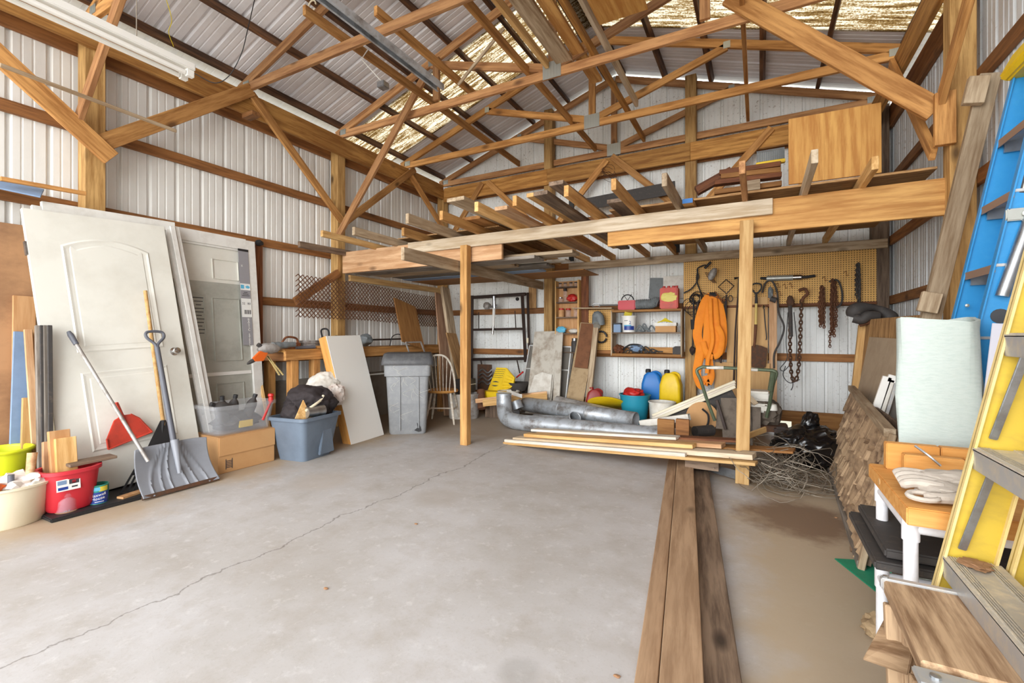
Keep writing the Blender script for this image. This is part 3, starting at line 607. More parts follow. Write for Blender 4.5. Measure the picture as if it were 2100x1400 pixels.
# ---- boards leaning at the far left
T(slab('plywood_sheet',(-4.86,.45,0),(-4.86,1.42,0),(-4.975,.45,2.05),.015,'stained_ply',TR=(-4.97,1.36,2.03)),'stained brown plywood sheet leaning at the far left','plywood')
def lean(nm,u0,v0,X0,u1,v1,X1,w,t,mat,label,cat='board',wd=(0,1,0),grp=None):
    """bottom on the floor under column u0 at X0; top at pixel u1,v1 on plane X1"""
    a=P(u0,700,X=X0); a.z=0; b=P(u1,v1,X=X1); return T(bd(nm,a,b,w,t,mat,wd=wd),label,cat,grp)
lean('tan_board',46,0,-4.80,50,607,-4.93,.125,.02,'tan_board','wide tan board leaning at the far left beside the stained plywood')
lean('blue_board',34,0,-4.76,46,680,-4.88,.095,.02,'board_blue','blue grey board leaning at the far left')
lean('pine_strip',80,0,-4.66,57,675,-4.80,.045,.02,'pine_pink','narrow pine strip leaning next to the blue grey board')
lean('pine_offcut',50,0,-4.70,56,815,-4.78,.055,.03,'pine','short pale pine offcut standing in front of the blue grey board')
t=E('siding_bundle','bundle of dark ribbed strips leaning beside the arched door','siding',P(90,960,X=-4.38))
for i,(u1,u0) in enumerate(((77,83),(85,90),(93,97),(101,104))):
    a=P(u0,700,X=-4.36+.01*i); a.z=0; bd('ribbed_strip',a,P(u1,667,X=-4.50+.008*i),.026,.03,'black_dusty' if i%2 else 'grey_board',t,wd=(0,1,0))
for i,(u0,u1,v1,w,lb,mt) in enumerate(((100,98,905,.055,'short pinkish wood block standing leftmost behind the red tub','pine_pink'),(118,113,895,.06,'short wood block standing in the middle behind the red tub','pine_pink'),(131,120,882,.11,'tall brown ended wood block behind the red tub','tan_board'),(142,133,897,.11,'pale knotty wood block nearest the arched door','pine'))):
    lean('wood_block',u0,0,-4.20+.03*i,u1,v1,-4.30+.035*i,w,.035,mt,lb,'block')
# ---- tubs and containers
def handle_less_tub(nm,label,cat,c,r0,r1,h,mat,sx=1,sy=1,rz=0,lip=.012,tk=.006,n=32,extra=None):
    t=E(nm,label,cat,c,rz); pr=[(r0*.96,0),(r0,.01),(r1,h-lip),(r1+lip,h-lip),(r1+lip,h),(r1-tk,h),(r0-tk,.015),(0,.012)]
    MB().lathe(pr,n,sx=sx,sy=sy).build('tub_wall',mat,t,local=True,smooth=True); return t
cb=V((-4.26,1.06,0))
t=handle_less_tub('cream_bucket','large cream plastic bucket full of odds and ends, nearest at the left edge','bucket',cb,.185,.225,.255,'cream')
q=WM[t].translation
MB().prism([(.20,-.06),(.275,-.02),(.275,.02),(.20,.06)],.235,.25).build('pour_lip','cream',t,local=True,M=Mx.Rotation(.9,4,'Z'))
T(MB().blob(q+V((.03,.06,.24)),(.13,.11,.07),3,.5,3,2).build('rag_bundle','rag',smooth=True),'pale crumpled rags heaped in the cream bucket','rag'); T(MB().blob(q+V((.06,-.07,.25)),(.06,.05,.03),3,.2,3,5).build('orange_sponge','orange_plastic',smooth=True),'rusty orange sponge in the cream bucket','sponge')
T(MB().tube([q+V((.10,-.0,.17)),q+V((.095,0,.32))],.016,12).build('socket_tube','shaft_grey',smooth=True),'dark grey tube standing in the cream bucket','tube'); T(MB().tube([q+V((.08,.08,.2)),q+V((.05,.11,.43))],[.018,.026],10).build('wooden_dowel','pine_pink',smooth=True),'pale wooden handle sticking up from the cream bucket','handle')
T(MB().blob(q+V((.12,.1,.27)),(.06,.05,.04),3,.3,2,8).build('white_cup','white',smooth=True),'white plastic scoop lying in the cream bucket','scoop')
q2=V((-4.66,1.14,.0)); t=handle_less_tub('lime_bin','lime yellow plastic bin behind the cream bucket','bin',q2,.11,.15,.40,'lime')
MB().tube(arc(q2+V((0,0,.40)),.157,0,2*math.pi,28,X_,Y_)[:-1],.012,8,closed=True).build('rim','lime',t,smooth=True); MB().box((.05,-.15,.40),(.09,.02,.05)).build('rim_tab','lime',t,local=True,bev=.006)
# red tub on a dark tray
rc=V((-4.16,1.335,.03))
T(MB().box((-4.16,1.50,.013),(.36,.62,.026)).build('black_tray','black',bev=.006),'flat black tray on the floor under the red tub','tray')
t=E('red_tub','red plastic tub with a white label','tub',rc); g=MB(); 
def oval(w,d,z,n=28,p=2.6):
    q=[]
    for i in range(n):
        a=2*math.pi*i/n; cx,sy=math.cos(a),math.sin(a); q.append(V((w*abs(cx)**(2/p)*(1 if cx>0 else -1),d*abs(sy)**(2/p)*(1 if sy>0 else -1),z)))
    return q
g.loft([oval(.105,.115,0),oval(.115,.125,.02),oval(.14,.15,.25),oval(.155,.165,.252),oval(.155,.165,.275),oval(.135,.145,.275),oval(.10,.11,.02)]); g.build('tub_wall','red',t,local=True,smooth=True)
Ml=Mx.Translation((.1365,-.045,.185))@Mx.Rotation(math.radians(90),4,'Z')@Mx.Rotation(math.radians(84),4,'X')
lab=MB().box((0,0,0),(.12,.075,.002)).build('paper_label','paper',t,local=True,M=Ml)
for dx,dy,w,h,mt in ((-.032,.018,.045,.026,'blue_grey'),(.028,.016,.05,.03,'print_dark'),(.028,.014,.02,.02,'red'),(-.028,-.02,.05,.018,'can_blue'),(.03,-.018,.03,.01,'print_dark')): MB().box((dx,dy,.0014),(w,h,.001)).build('label_print',mt,t,local=True,M=Ml)
T(bd('grey_strip',rc+V((.02,-.02,.29)),rc+V((.02,.24,.295)),.12,.02,'weather_dark',wd=(1,0,0)),'grey board end lying across the red tub','board')
# jar and coffee can
jc=FP(143,1058)+V((-.05,0,0)); t=E('glass_jar','clear jar with a brown bottom and dark scraps on the floor before the red tub','jar',jc)
MB().lathe([(.045,0),(.055,.012),(.057,.10),(.050,.12),(.046,.125),(.049,.13),(.049,.155),(.045,.155),(.045,.128),(.052,.1),(.05,.015),(0,.012)],24).build('jar_body','jar_glass',t,local=True,smooth=True)
MB().lathe([(.0,.004),(.052,.004),(.0565,.014),(.0575,.03),(0,.03)],24).build('brown_residue','leaf',t,local=True,smooth=True)
g=MB(); rr=random.Random(5)
for i in range(12): a=rr.random()*6.28; g.bar((.03*math.cos(a),.03*math.sin(a),.03),(.038*math.cos(a+2),.038*math.sin(a+2),.09+.03*rr.random()),.014,.003)
o=g.build('scraps','grey_print',t,local=True); o['kind']='stuff'
cc=FP(204,1040)+V((-.05,.01,0)); t=E('coffee_can','green and blue coffee can standing by the red tub','can',cc)
R_=.058; Hc=.155
MB().lathe([(R_,0),(R_+.002,.004),(R_,.008),(R_,Hc-.008),(R_+.003,Hc-.004),(R_,Hc),(R_-.003,Hc),(R_-.003,.01),(0,.01)],32).build('can_wall','can_green',t,local=True,smooth=True)
MB().lathe([(R_-.003,Hc-.03),(0,Hc-.025)],24,closed=False).build('dark_fill','black',t,local=True)
va=math.atan2(-cc.y,-cc.x)
def cyl_patch(a0,a1,z0,z1,r,mat,nm):
    n=14; vs=[];fs=[]
    for i in range(n+1):
        a=va+a0+(a1-a0)*i/n; vs+=[(r*math.cos(a),r*math.sin(a),z0),(r*math.cos(a),r*math.sin(a),z1)]
    for i in range(n): fs.append((2*i,2*i+2,2*i+3,2*i+1))
    MB().add(vs,fs).build(nm,mat,t,local=True)
cyl_patch(-1.05,1.15,.03,.108,R_+.0008,'can_blue','blue_band'); cyl_patch(.1,1.0,.112,.145,R_+.0008,'can_yellow','cup_print'); cyl_patch(-.5,.2,.118,.142,R_+.001,'sky_print','steam_print')
def can_text(s,size,z,par):
    o=text(s,size,I4,'white',par); me=o.data
    for v in me.vertices:
        a=va+v.co.x/R_; zz=v.co.y+z+v.co.x*.12; r=R_+.0016+v.co.z; v.co=V((r*math.cos(a),r*math.sin(a),zz))
    o.matrix_basis=I4; WM[o]=WM[par]
can_text('Maxwell',.026,.088,t); can_text('House',.028,.064,t); cyl_patch(-.3,.55,.040,.044,R_+.0016,'white','print_line')
# ---- snow shovel
sa,sb=FP(290,1028)+V((0,0,.01)),FP(447,985)+V((0,0,.01)); x=(sb-sa).normalized(); SWd=(sb-sa).length
mid=(sa+sb)/2; topc=P(368,902,X=-4.09); y=topc-mid; y=y-x*y.dot(x); SH=y.length; y.normalize(); z=x.cross(y); SM=frame(mid,x,y,z)
t=E('snow_shovel','grey ribbed plastic snow shovel with a D grip, leaning on the white door','shovel',mid,M=SM)
n,k=25,12; vs=[];fs=[]
def bow(s,h): return .055*(1-(2*h-1)**2)-.02*(2*s-1)**2*-1
rib=lambda s,h: sum(math.exp(-((s-.5-(c0_)*(1-.75*h*h) )/.012)**2) for c0_ in (-.36,-.22,-.1,.1,.22,.36))*.010
for i in range(k+1):
    h=i/k
    for j in range(n*3+1):
        s=j/(n*3); yy=h*SH*(1-.05*(abs(2*s-1)**4)); wv=1-.06*h
        vs.append(((s-.5)*SWd*wv,yy,.03*(2*s-1)**2-.06*math.sin(h*math.pi*.9)+rib(s,h)))
m3=n*3+1
for i in range(k):
    for j in range(m3-1): fs.append((i*m3+j,i*m3+j+1,(i+1)*m3+j+1,(i+1)*m3+j))
MB().add(vs,fs).build('blade','shovel_grey',t,local=True,M=I4,smooth=True,wsolid=.006)
MB().box((0,.008,.016),(SWd*1.01,.03,.012)).build('wear_strip','rust_dark',t,local=True,M=I4,bev=.002)
gt=P(322,712,X=-4.37); hb=SM@V((0,SH*.35,.0))
MB().tube([hb,SM@V((0,SH*.75,.02)),SM@V((0,SH*1.02,.03)),gt],[.012,.02,.021,.019],12).build('shaft','shaft_grey',t,smooth=True)
d=(gt-hb).normalized(); sx_=x; 
pts=[gt-d*.02,gt+d*.03+sx_*.012,gt+d*.085+sx_*.06,gt+d*.125+sx_*.062,gt+d*.14+sx_*.03,gt+d*.14-sx_*.03,gt+d*.125-sx_*.062,gt+d*.085-sx_*.06,gt+d*.03-sx_*.012]
MB().tube(spl(pts+[pts[0]],5)[:-1],.0115,9,closed=True).build('d_grip','shaft_grey',t,smooth=True)
MB().tube([SM@V((0,SH*.32,.012)),SM@V((0,SH*1.0,.045))],[.014,.03],10).build('socket','shovel_grey',t,smooth=True)
# ---- leaf rake
rt=P(298,596,X=-4.53); ra=P(334,862,X=-4.34); rb0,rb1=P(246,1022,X=-4.16),P(396,976,X=-4.16); rb0.z=max(rb0.z,.02); rb1.z=max(rb1.z,.02)
t=E('leaf_rake','black tined leaf rake with a pale wooden handle behind the snow shovel','rake',(rb0+rb1)/2)
MB().tube([rt,ra+(ra-rt).normalized()*.08],.0145,10).build('handle','pine',t,smooth=True)
l0=ra+(rb0-ra)*.42; r0=ra+(rb1-ra)*.42; nn=(r0-ra).cross(l0-ra).normalized()
g=MB(); g.add([ra-V((0,.02,0)),ra+V((0,.02,0)),r0,l0]+[p-nn*.006 for p in (ra-V((0,.02,0)),ra+V((0,.02,0)),r0,l0)],[(0,1,2,3),(7,6,5,4),(0,3,7,4),(1,5,6,2),(3,2,6,7),(0,4,5,1)]); g.build('rake_head','black',t)
MB().tube([ra,ra+((l0+r0)/2-ra)*.6+nn*.004],[.016,.008],8).build('head_ridge','black',t,smooth=True)
for i in range(13):
    s=i/12; a=l0+(r0-l0)*s; b=rb0+(rb1-rb0)*s; g=MB().bar(a,b,.014,.004,x); g.bar(b,b+V((.03,0,-.015)),.014,.004,x); g.build('tine','black',t)
s=.55; g=MB().bar(l0+(rb0-l0)*s,r0+(rb1-r0)*s,.02,.006); g.build('tine_brace','black',t)
T(MB().bar(FP(246,1030)+V((0,0,.02)),FP(300,1012)+V((0,0,.02)),.04,.06).build('brown_block','tan_board'),'small tan wood piece on the floor under the rake','block')
# ---- red scoop and metal pole
t=E('metal_pole','slim worn metal pole leaning from the floor behind the shovel up to the door','pole',P(300,935,X=-3.98))
p0,p1=P(304,946,X=-4.02),P(142,682,X=-4.50); MB().tube([p0,p1],.0125,10).build('pole','galv_dusty',t,smooth=True); dd=(p1-p0).normalized(); MB().tube([p1-dd*.10,p1-dd*.02,p1+dd*.01],[.017,.019,.012],10).build('grip','shaft_grey',t,smooth=True)
PX=-4.33
poly=[(229,828),(243,824),(255,851),(268,849),(285,857),(312,885),(222,921),(219,900),(234,862),(244,856)]
t=E('red_scoop','faded red plastic shovel blade hanging against the white door','scoop',P(245,920,X=PX))
q=[P(u,v,X=PX+.0) for u,v in poly]; g=MB(); n=len(q); g.add(q+[p-V((.012,0,0)) for p in q],[tuple(range(n)),tuple(range(2*n-1,n-1,-1))]+[(i,n+i,n+(i+1)%n,(i+1)%n) for i in range(n)]); g.build('blade','red_scoop',t,bev=.003)
g=MB(); 
for (u0,v0),(u1,v1) in zip(poly[3:7],poly[4:8]): g.tube([P(u0,v0,X=PX+.006),P(u1,v1,X=PX+.006)],.007,6)
g.build('blade_rim','red_scoop',t); MB().tube([P(236,826,X=PX+.005),P(262,880,X=PX+.008)],[.017,.01],8).build('socket','red_scoop',t,smooth=True)
# ---- cardboard box and clear tote
bx=V((-4.30,2.55,0)); t=E('cardboard_box','long cardboard box on the floor carrying the clear tote','box',bx,rz=.0)
MB().box((0,0,.155),(.40,.52,.31)).build('carton','cardboard',t,local=True,bev=.004); MB().box((.206,.0,.235),(.012,.515,.16)).build('front_flap','cardboard',t,local=True,bev=.002)
for sx_ in (-.1,.1): MB().box((sx_,0,.315),(.195,.52,.008)).build('top_flap','cardboard',t,local=True)
g=MB()
for i in range(5): g.box((.201,-.17,.045+.014*i),(.002,.05,.006))
g.box((.201,-.197,.075),(.002,.006,.09)); g.box((.201,-.143,.075),(.002,.006,.09)); g.build('printed_mark','print_dark',t,local=True)
def tote(nm,label,c,rz,w,d,h,mat,tap=.86,lip=.02):
    t=E(nm,label,'tote',c,rz); g=MB(); R=lambda k,z,ins=0: [V((a,b,z)) for a,b in rrect(w*k-2*ins,d*k-2*ins,.05)]
    g.loft([R(tap,0),R(tap+.01,.01),R(1,h-.03),R(1.0,h-.03),[V((a,b,h-.03)) for a,b in rrect(w+2*lip,d+2*lip,.06)],[V((a,b,h)) for a,b in rrect(w+2*lip,d+2*lip,.06)],R(1,h,.004),R(tap,.012,.006)]); g.build('tote_wall',mat,t,local=True,smooth=True); return t
t=tote('clear_tote','clear plastic tote of dark bottles on the cardboard box',(-4.29,2.55,.322),0,.36,.56,.26,'clear_tote')
q=WM[t].translation
def bottle(nm,label,c,r,h,mat,lid,tilt=(0,0),grp=None):
    M=Mx.Translation(c)@Euler((tilt[0],tilt[1],0)).to_matrix().to_4x4(); t=E(nm,label,'bottle',c,M=M,group=grp)
    MB().lathe([(r*.9,0),(r,.01),(r,h*.6),(r*.75,h*.74),(r*.36,h*.84),(r*.36,h*.9),(0,h*.9)],16).build('bottle_body',mat,t,local=True,M=I4,smooth=True)
    MB().lathe([(r*.42,h*.87),(r*.42,h),(0,h)],14).build('cap',lid,t,local=True,M=I4,smooth=True); return t
for i,(dx,dy,tx,ty,lb) in enumerate(((.05,-.14,.1,.1,'dark bottle standing leftmost in the clear tote'),(.0,-.05,-.1,.2,'dark bottle in the middle of the clear tote'),(.06,.06,-.35,.1,'dark bottle tilting right in the clear tote'),(.10,-.06,1.2,.2,'dark bottle lying on its side in the clear tote'))):
    bottle('oil_bottle',lb,q+V((dx,dy,.10 if i<3 else .2)),.045,.24,'black_dusty','black',(tx,ty))
T(MB().blob(q+V((0,0,.09)),(.13,.21,.08),3,.3,3,4).build('dark_parts','black_dusty',smooth=True),'dark parts lying in the bottom of the clear tote','parts',kind='stuff'); T(MB().box(q+V((.125,.02,.07)),(.02,.12,.06)).build('yellow_pack','yellow'),'yellow packet at the bottom of the clear tote','packet')
t=E('red_pump','red plastic siphon pump hooked over the clear tote rim','pump',q+V((.19,.21,.0))); MB().tube([q+V((.16,.16,.08)),q+V((.165,.24,.25))],.012,8).build('pump_tube','red_lid',t,smooth=True); MB().lathe([(.02,0),(.024,.02),(.02,.05),(.028,.06),(.024,.08),(0,.085)],14).build('pump_head','red_lid',t,M=Mx.Translation(q+V((.165,.24,.24))),smooth=True)
# ---- blue tote with its load
tc=V((-3.98,3.06,0)); t=tote('blue_tote','blue grey storage tote heaped with dark cloth','tote' and tc,math.radians(8),.46,.62,.42,'tote_blue',.80) if 0 else tote('blue_tote','blue grey storage tote heaped with dark cloth',tc,math.radians(8),.44,.50,.42,'tote_blue',.74)
for yy in (.08,):
    MB().prism([(yy-.10,0),(yy+.10,0),(yy+.05,.30),(yy-.05,.30)],0,.03,Mx(((0,0,1,.172),(1,0,0,0),(0,1,0,.03),(0,0,0,1)))).build('side_rib','tote_blue',t,local=True,bev=.006)
q=V((-3.99,3.06,.36))
def cloth(nm,c,r,mat,label,cat,amp=.35,fr=2.2,seed=1,sub=5,smooth=True):
    return T(MB().blob(c,r,sub,amp,fr,seed).build(nm,mat,smooth=smooth),label,cat)
cloth('dark_jacket',q+V((-.04,.11,.14)),(.22,.25,.18),'black_cloth','crumpled dark jacket heaped on the blue grey tote','jacket',.22,2.0,3)
cloth('dark_cloth',q+V((-.03,-.11,.07)),(.13,.10,.10),'black_cloth','folded dark cloth at the left of the blue grey tote','cloth',.2,2.6,6,4)
T(MB().tube([q+V((.16,-.11,.1)),q+V((.17,.08,.1))],.055,14).build('metal_can','steel',smooth=True),'dull metal cylinder lying at the front of the blue grey tote','cylinder')
a=q+V((.12,-.21,.02)); T(MB().add([a,a+V((.06,.16,-.0)),a+V((.02,.09,.2)),a+V((-.012,0,0)),a+V((.048,.16,0)),a+V((.008,.09,.2))],[(0,1,2),(5,4,3),(0,3,4,1),(1,4,5,2),(2,5,3,0)]).build('board_corner','pine'),'pale triangular board corner poking up from the blue grey tote','board')
T(MB().tube(spl([q+V((.17,-.12,.12)),q+V((.18,-.02,.17)),q+V((.16,.06,.2)),q+V((.15,.1,.24))],5),.013,8).build('work_glove','cream',smooth=True),'small cream coloured glove on the blue grey tote','glove')
cloth('white_bag',V((-4.30,3.56,.62)),(.17,.2,.18),'white_dirty','crumpled white plastic bag behind the blue grey tote','bag',.12,2.2,9); cloth('clear_wrap',V((-4.08,3.52,.55)),(.1,.1,.12),'rag','wad of clear plastic wrap beside the leaning white panel','wrap',.22,3,12,4)
# ---- thick white panel leaning on the bench
t=E('hollow_slab','thick white panel with a yellow wooden edge leaning on the workbench','panel',(-3.97,3.9,0)); BLp,BRp,TLp=V((-3.95,3.60,0)),V((-3.98,4.17,.0)),V((-4.30,3.59,1.2)); TRp=V((-4.33,4.09,1.2))
slab('panel_face',BLp,BRp,TLp,.006,'white',t,TR=TRp); slab('panel_core',BLp-V((.012,0,0)),BRp-V((.012,0,0)),TLp-V((.012,0,0)),.11,'gold',t,TR=TRp-V((.012,0,0)))
0 and bd('white_lip',BLp+V((.0,.012,.02)),TLp+V((0,.012,.0)),.03,.02,'white',t,wd=(1,0,0))
# ---- trash bin
bc=V((-3.90,4.50,0)); rz=math.radians(38)
t=E('trash_bin','tall grey wheeled trash bin with a battered lid','bin',bc,rz); g=MB()
R=lambda w,d,z,r=.05: [V((a,b,z)) for a,b in rrect(w,d,r)]
g.loft([R(.42,.44,0),R(.44,.46,.02),R(.50,.52,.70),R(.55,.56,.71),R(.56,.57,.88),R(.53,.54,.88),R(.44,.46,.05)]); g.build('bin_body','bin_grey',t,local=True,smooth=True)
g=MB(); g.loft([R(.61,.62,.845),R(.62,.63,.86),R(.61,.62,.90),R(.57,.54,.975),R(.55,.50,.985)]); g.build('lid','bin_lid',t,local=True,smooth=True)
for xx in (-.09,.13): MB().bar((xx,-.245,.05),(xx,-.27,.70),.012,.012,(1,0,0)).build('body_seam','bin_grey',t,local=True)
g=MB(); rr=random.Random(8)
for i in range(16):
    a=rr.uniform(-.2,.2); z0_=rr.uniform(.1,.8); dy=-.226-.045*z0_/.7-.003 if z0_<.7 else -.287; g.tube(spl([(a,dy,z0_),(a+rr.uniform(-.08,.08),dy-.003,z0_+.05),(a+rr.uniform(-.1,.1),dy-.004,z0_+.1)],4),.0012,4)
g.build('scratches','white_dirty',t,local=True); MB().prism([(.08,.05),(.13,.03),(.16,.04),(.15,.09),(.11,.14),(.12,.08)],-.252,-.236,Mx(((1,0,0,0),(0,0,1,0),(0,1,0,0),(0,0,0,1)))).build('torn_hole','black',t,local=True)
for sx_ in (-.2,.2): MB().lathe([(.07,-.02),(.08,-.015),(.08,.015),(.07,.02)],18,M=Mx.Rotation(math.pi/2,4,'Y')).build('wheel','black',t,local=True,M=Mx.Translation((sx_,.21,.08)))
# ---- windsor chair
t=E('windsor_chair','white spindle back chair with a wooden seat behind the trash bin','chair',V((-3.87,5.17,0)),math.radians(205))
MB().lathe([(.17,.415),(.205,.42),(.215,.435),(.205,.452),(.12,.446),(0,.445)],28,sx=1.02,sy=1).build('seat','gold',t,local=True,smooth=True)
hoop=[V((.20*math.cos(a),.17+.05*math.sin(a)+.03*(math.sin(a)>0),.45+.50*math.sin(a) if True else 0)) for a in [math.pi*i/22 for i in range(23)]]
hoop=[V((.205*math.copysign(abs(math.cos(a))**.75,math.cos(a)),.165+.10*math.sin(a),.44+.50*max(0,math.sin(a))**.85)) for a in [math.pi*i/26 for i in range(27)]]
MB().tube(hoop,.0135,9).build('back_hoop','rim_white',t,local=True,smooth=True)
for i in range(7):
    xx=-.145+.29*i/6; a=math.acos(max(-1,min(1,xx*1.12/.205))) ; top=V((xx*1.12,.165+.10*math.sin(a),.44+.50*max(0,math.sin(a))**.85)); MB().tube([(xx*.85,.16,.44),top],.0065,7).build('spindle','rim_white',t,local=True,smooth=True)
lg=[]
for sx_ in (-1,1):
    for sy in (-1,1):
        a,b=V((.13*sx_,.12*sy,.42)),V((.20*sx_,.21*sy,0)); lg.append((a,b)); MB().tube([a,a+(b-a)*.35,a+(b-a)*.7,b],[.013,.019,.017,.011],9).build('leg','rim_white',t,local=True,smooth=True)
m=lambda p,k: p[0]+(p[1]-p[0])*k
MB().tube([m(lg[0],.55),m(lg[1],.55)],.010,8).build('stretcher','rim_white',t,local=True); MB().tube([m(lg[2],.55),m(lg[3],.55)],.010,8).build('stretcher','rim_white',t,local=True); MB().tube([(m(lg[0],.55)+m(lg[1],.55))/2,(m(lg[2],.55)+m(lg[3],.55))/2],.010,8).build('stretcher','rim_white',t,local=True)
# ---- workbench along the left wall
t=E('workbench','rough timber workbench along the left wall','workbench',(-4.7,4.5,0))
bd('bench_top',(-4.70,3.14,1.035),(-4.70,6.2,1.035),.56,.03,'header',t,wd=(1,0,0))
bd('front_apron',(-4.40,3.13,.985),(-4.40,6.2,.985),.10,.04,'truss',t); bd('end_apron',(-4.96,3.16,.97),(-4.42,3.19,.97),.09,.04,'girt',t)
for xx,yy in ((-4.45,3.26),(-4.45,3.54),(-4.9,3.3),(-4.45,5.9),(-4.9,5.9)): bd('leg',(xx,yy,0),(xx,yy,.95),.09,.085,'truss',t,wd=(1,0,0))
T(bd('white_stick',P(758,768,X=-4.5),P(792,765,X=-4.5),.02,.015,'white'),'thin white stick behind the trash bin under the bench','stick')
# chainsaws and clutter on the bench
def chainsaw(c,rz,label,body,bar):
    t=E('chainsaw',label,'chainsaw',c,rz); g=MB(); g.loft([[V((.0+a*.5,b,z)) for a,b in rrect(.24,.11*k,.03)] for z,k in ((0,.9),(.03,1),(.10,1),(.13,.7))]); g.build('motor_body',body,t,local=True,smooth=True)
    g=MB(); n=12; pts=arc((-.30,0,.045),.03,math.pi/2,3*math.pi/2,8,X_,Z_); poly=[(p.x,p.z) for p in pts]+[(-.06,.02),(-.06,.075)]; g.prism(poly,-.006,.006,Mx(((1,0,0,0),(0,0,1,0),(0,1,0,0),(0,0,0,1)))); g.build('guide_bar',bar,t,local=True)
    MB().tube(spl([(-.02,.05,.1),(-.04,.055,.2),(-.04,0,.225),(-.04,-.055,.2),(-.02,-.05,.1)],6),.011,8).build('front_handle','black',t,local=True,smooth=True); MB().tube(spl([(.10,0,.11),(.19,0,.13),(.25,0,.08),(.2,0,.02),(.1,0,.02)],6),.013,8).build('rear_handle','black',t,local=True,smooth=True); return t
t=E('electric_chainsaw','grey and orange electric chainsaw overhanging the near end of the bench','chainsaw',P(560,728,X=-4.45)); Q=lambda u,v,x=-4.45: P(u,v,X=x)
MB().tube(spl([Q(604,706),Q(588,707),Q(572,709),Q(560,711)],4),[.030]*4+[.036]*4+[.044]*4+[.05],12).build('handle_body','tape_grey',t,smooth=True); MB().blob(Q(553,714),(.06,.13,.055),3,.12,2,3).build('motor_housing','galv_dusty',t,smooth=True); MB().tube([Q(529,706),Q(536,711)],.022,10).build('end_knob','black_dusty',t)
g=MB(); pq=[(553,718),(541,740),(524,741),(520,734),(534,720)]; q_=[Q(u,v,-4.42) for u,v in pq]; n=5; g.add(q_+[p-V((.03,0,0)) for p in q_],[tuple(range(n)),tuple(range(2*n-1,n-1,-1))]+[(i,n+i,n+(i+1)%n,(i+1)%n) for i in range(n)]); g.build('orange_guard','orange_plastic',t,bev=.004)
MB().blob(Q(519,739),(.02,.07,.022),2,.1,2,1,Euler((.45,0,0)).to_matrix()).build('bar_tip','black_dusty',t,smooth=True)
g=MB(); 
for k in range(34):
    s=k/33; p=P(549+(24*s*2 if s<.5 else 24*(2-2*s))+(8 if s>.5 else 0)*(2-2*s),731+(38*s*2 if s<.5 else 38*(2-2*s)),X=-4.44); g.box(p,(.008,.014,.014),Euler((s*6,0,0)).to_matrix())
T(g.build('saw_chain','cream_edge'),'saw chain hanging in a loop from the near chainsaw','chain')
chainsaw(V((-4.82,4.02,1.06)),math.radians(100),'black handled chainsaw on the bench behind the white panel','black','steel')
t=E('belt_sander','brown tool with a curved handle on the bench','tool',(-4.72,3.42,1.05)); MB().box((0,0,.035),(.12,.22,.07)).build('tool_body','stained',t,local=True,bev=.01); MB().tube(spl([(0,-.1,.06),(0,-.04,.13),(0,.08,.12),(0,.11,.07)],6),.012,8).build('curved_handle','stained',t,local=True,smooth=True)
T(MB().tube([(-4.5,3.34,1.065),(-4.47,3.56,1.07)],[.016,.02],10).build('flashlight','shaft_grey',smooth=True),'dark blue grey hand tool lying on the bench edge','tool')
T(MB().box((-4.49,3.66,1.066),(.05,.14,.03)).build('wood_scrap','gold',bev=.003),'small golden wood scrap on the bench','scrap')
t=E('coiled_cord','coil of dusty cord on the bench','cord',(-4.75,3.70,1.05)); g=MB()
for k in range(5): g.tube(arc((0,0,.012+.018*k),.10+.006*(k%2),0,2*math.pi,20,X_,Y_)[:-1],.010,6,closed=True)
g.build('cord','galv_dusty',t,local=True)
t=E('string_trimmer','grey trimmer head with its shaft lying on the bench','trimmer',(-4.75,4.6,1.05)); MB().blob((0,0,.09),(.09,.1,.085),3,.25,2,4).build('trimmer_head','tape_grey',t,local=True,smooth=True); MB().tube([(0,.06,.09),(0,.8,.10)],.012,8).build('shaft','dark_steel',t,local=True); MB().tube(spl([(.02,.45,.0),(.02,.5,.13),(.02,.62,.17),(.02,.75,.14)],6),.007,6).build('loop_handle','black',t,local=True,smooth=True)
# ---- rusty expanded metal
t=E('expanded_metal','long sheet of rusty expanded metal mesh hung along the left wall','mesh sheet',(-4.76,4.8,1.45))
g=MB(); y0,y1,z0,z1=3.52,6.20,1.43,1.93; ny,nz=44,17; dy=(y1-y0)/ny; dz=(z1-z0)/nz
for i in range(ny):
    for j in range(nz):
        if (i+j)%1==0:
            yy=y0+dy*i; sag=-.08*(yy-y0)/(y1-y0)+.012*math.sin(yy*3); zz=z0+dz*j+sag; o=.5*dy if j%2 else 0
            xo=-4.77+.02*math.sin(yy*2.2)
            g.bar((xo,yy+o,zz),(xo+.008,yy+o+dy/2,zz+dz),.004,.009,(1,0,0)); g.bar((xo+.008,yy+o+dy/2,zz+dz),(xo,yy+o+dy,zz),.004,.009,(1,0,0))
o=g.build('mesh_strands','rust',t); o['kind']='stuff'
brace((-4.84,4.22,2.02),(-4.84,3.58,1.60),'short slanting brace behind the rusty mesh left of the post',.10,'girt')
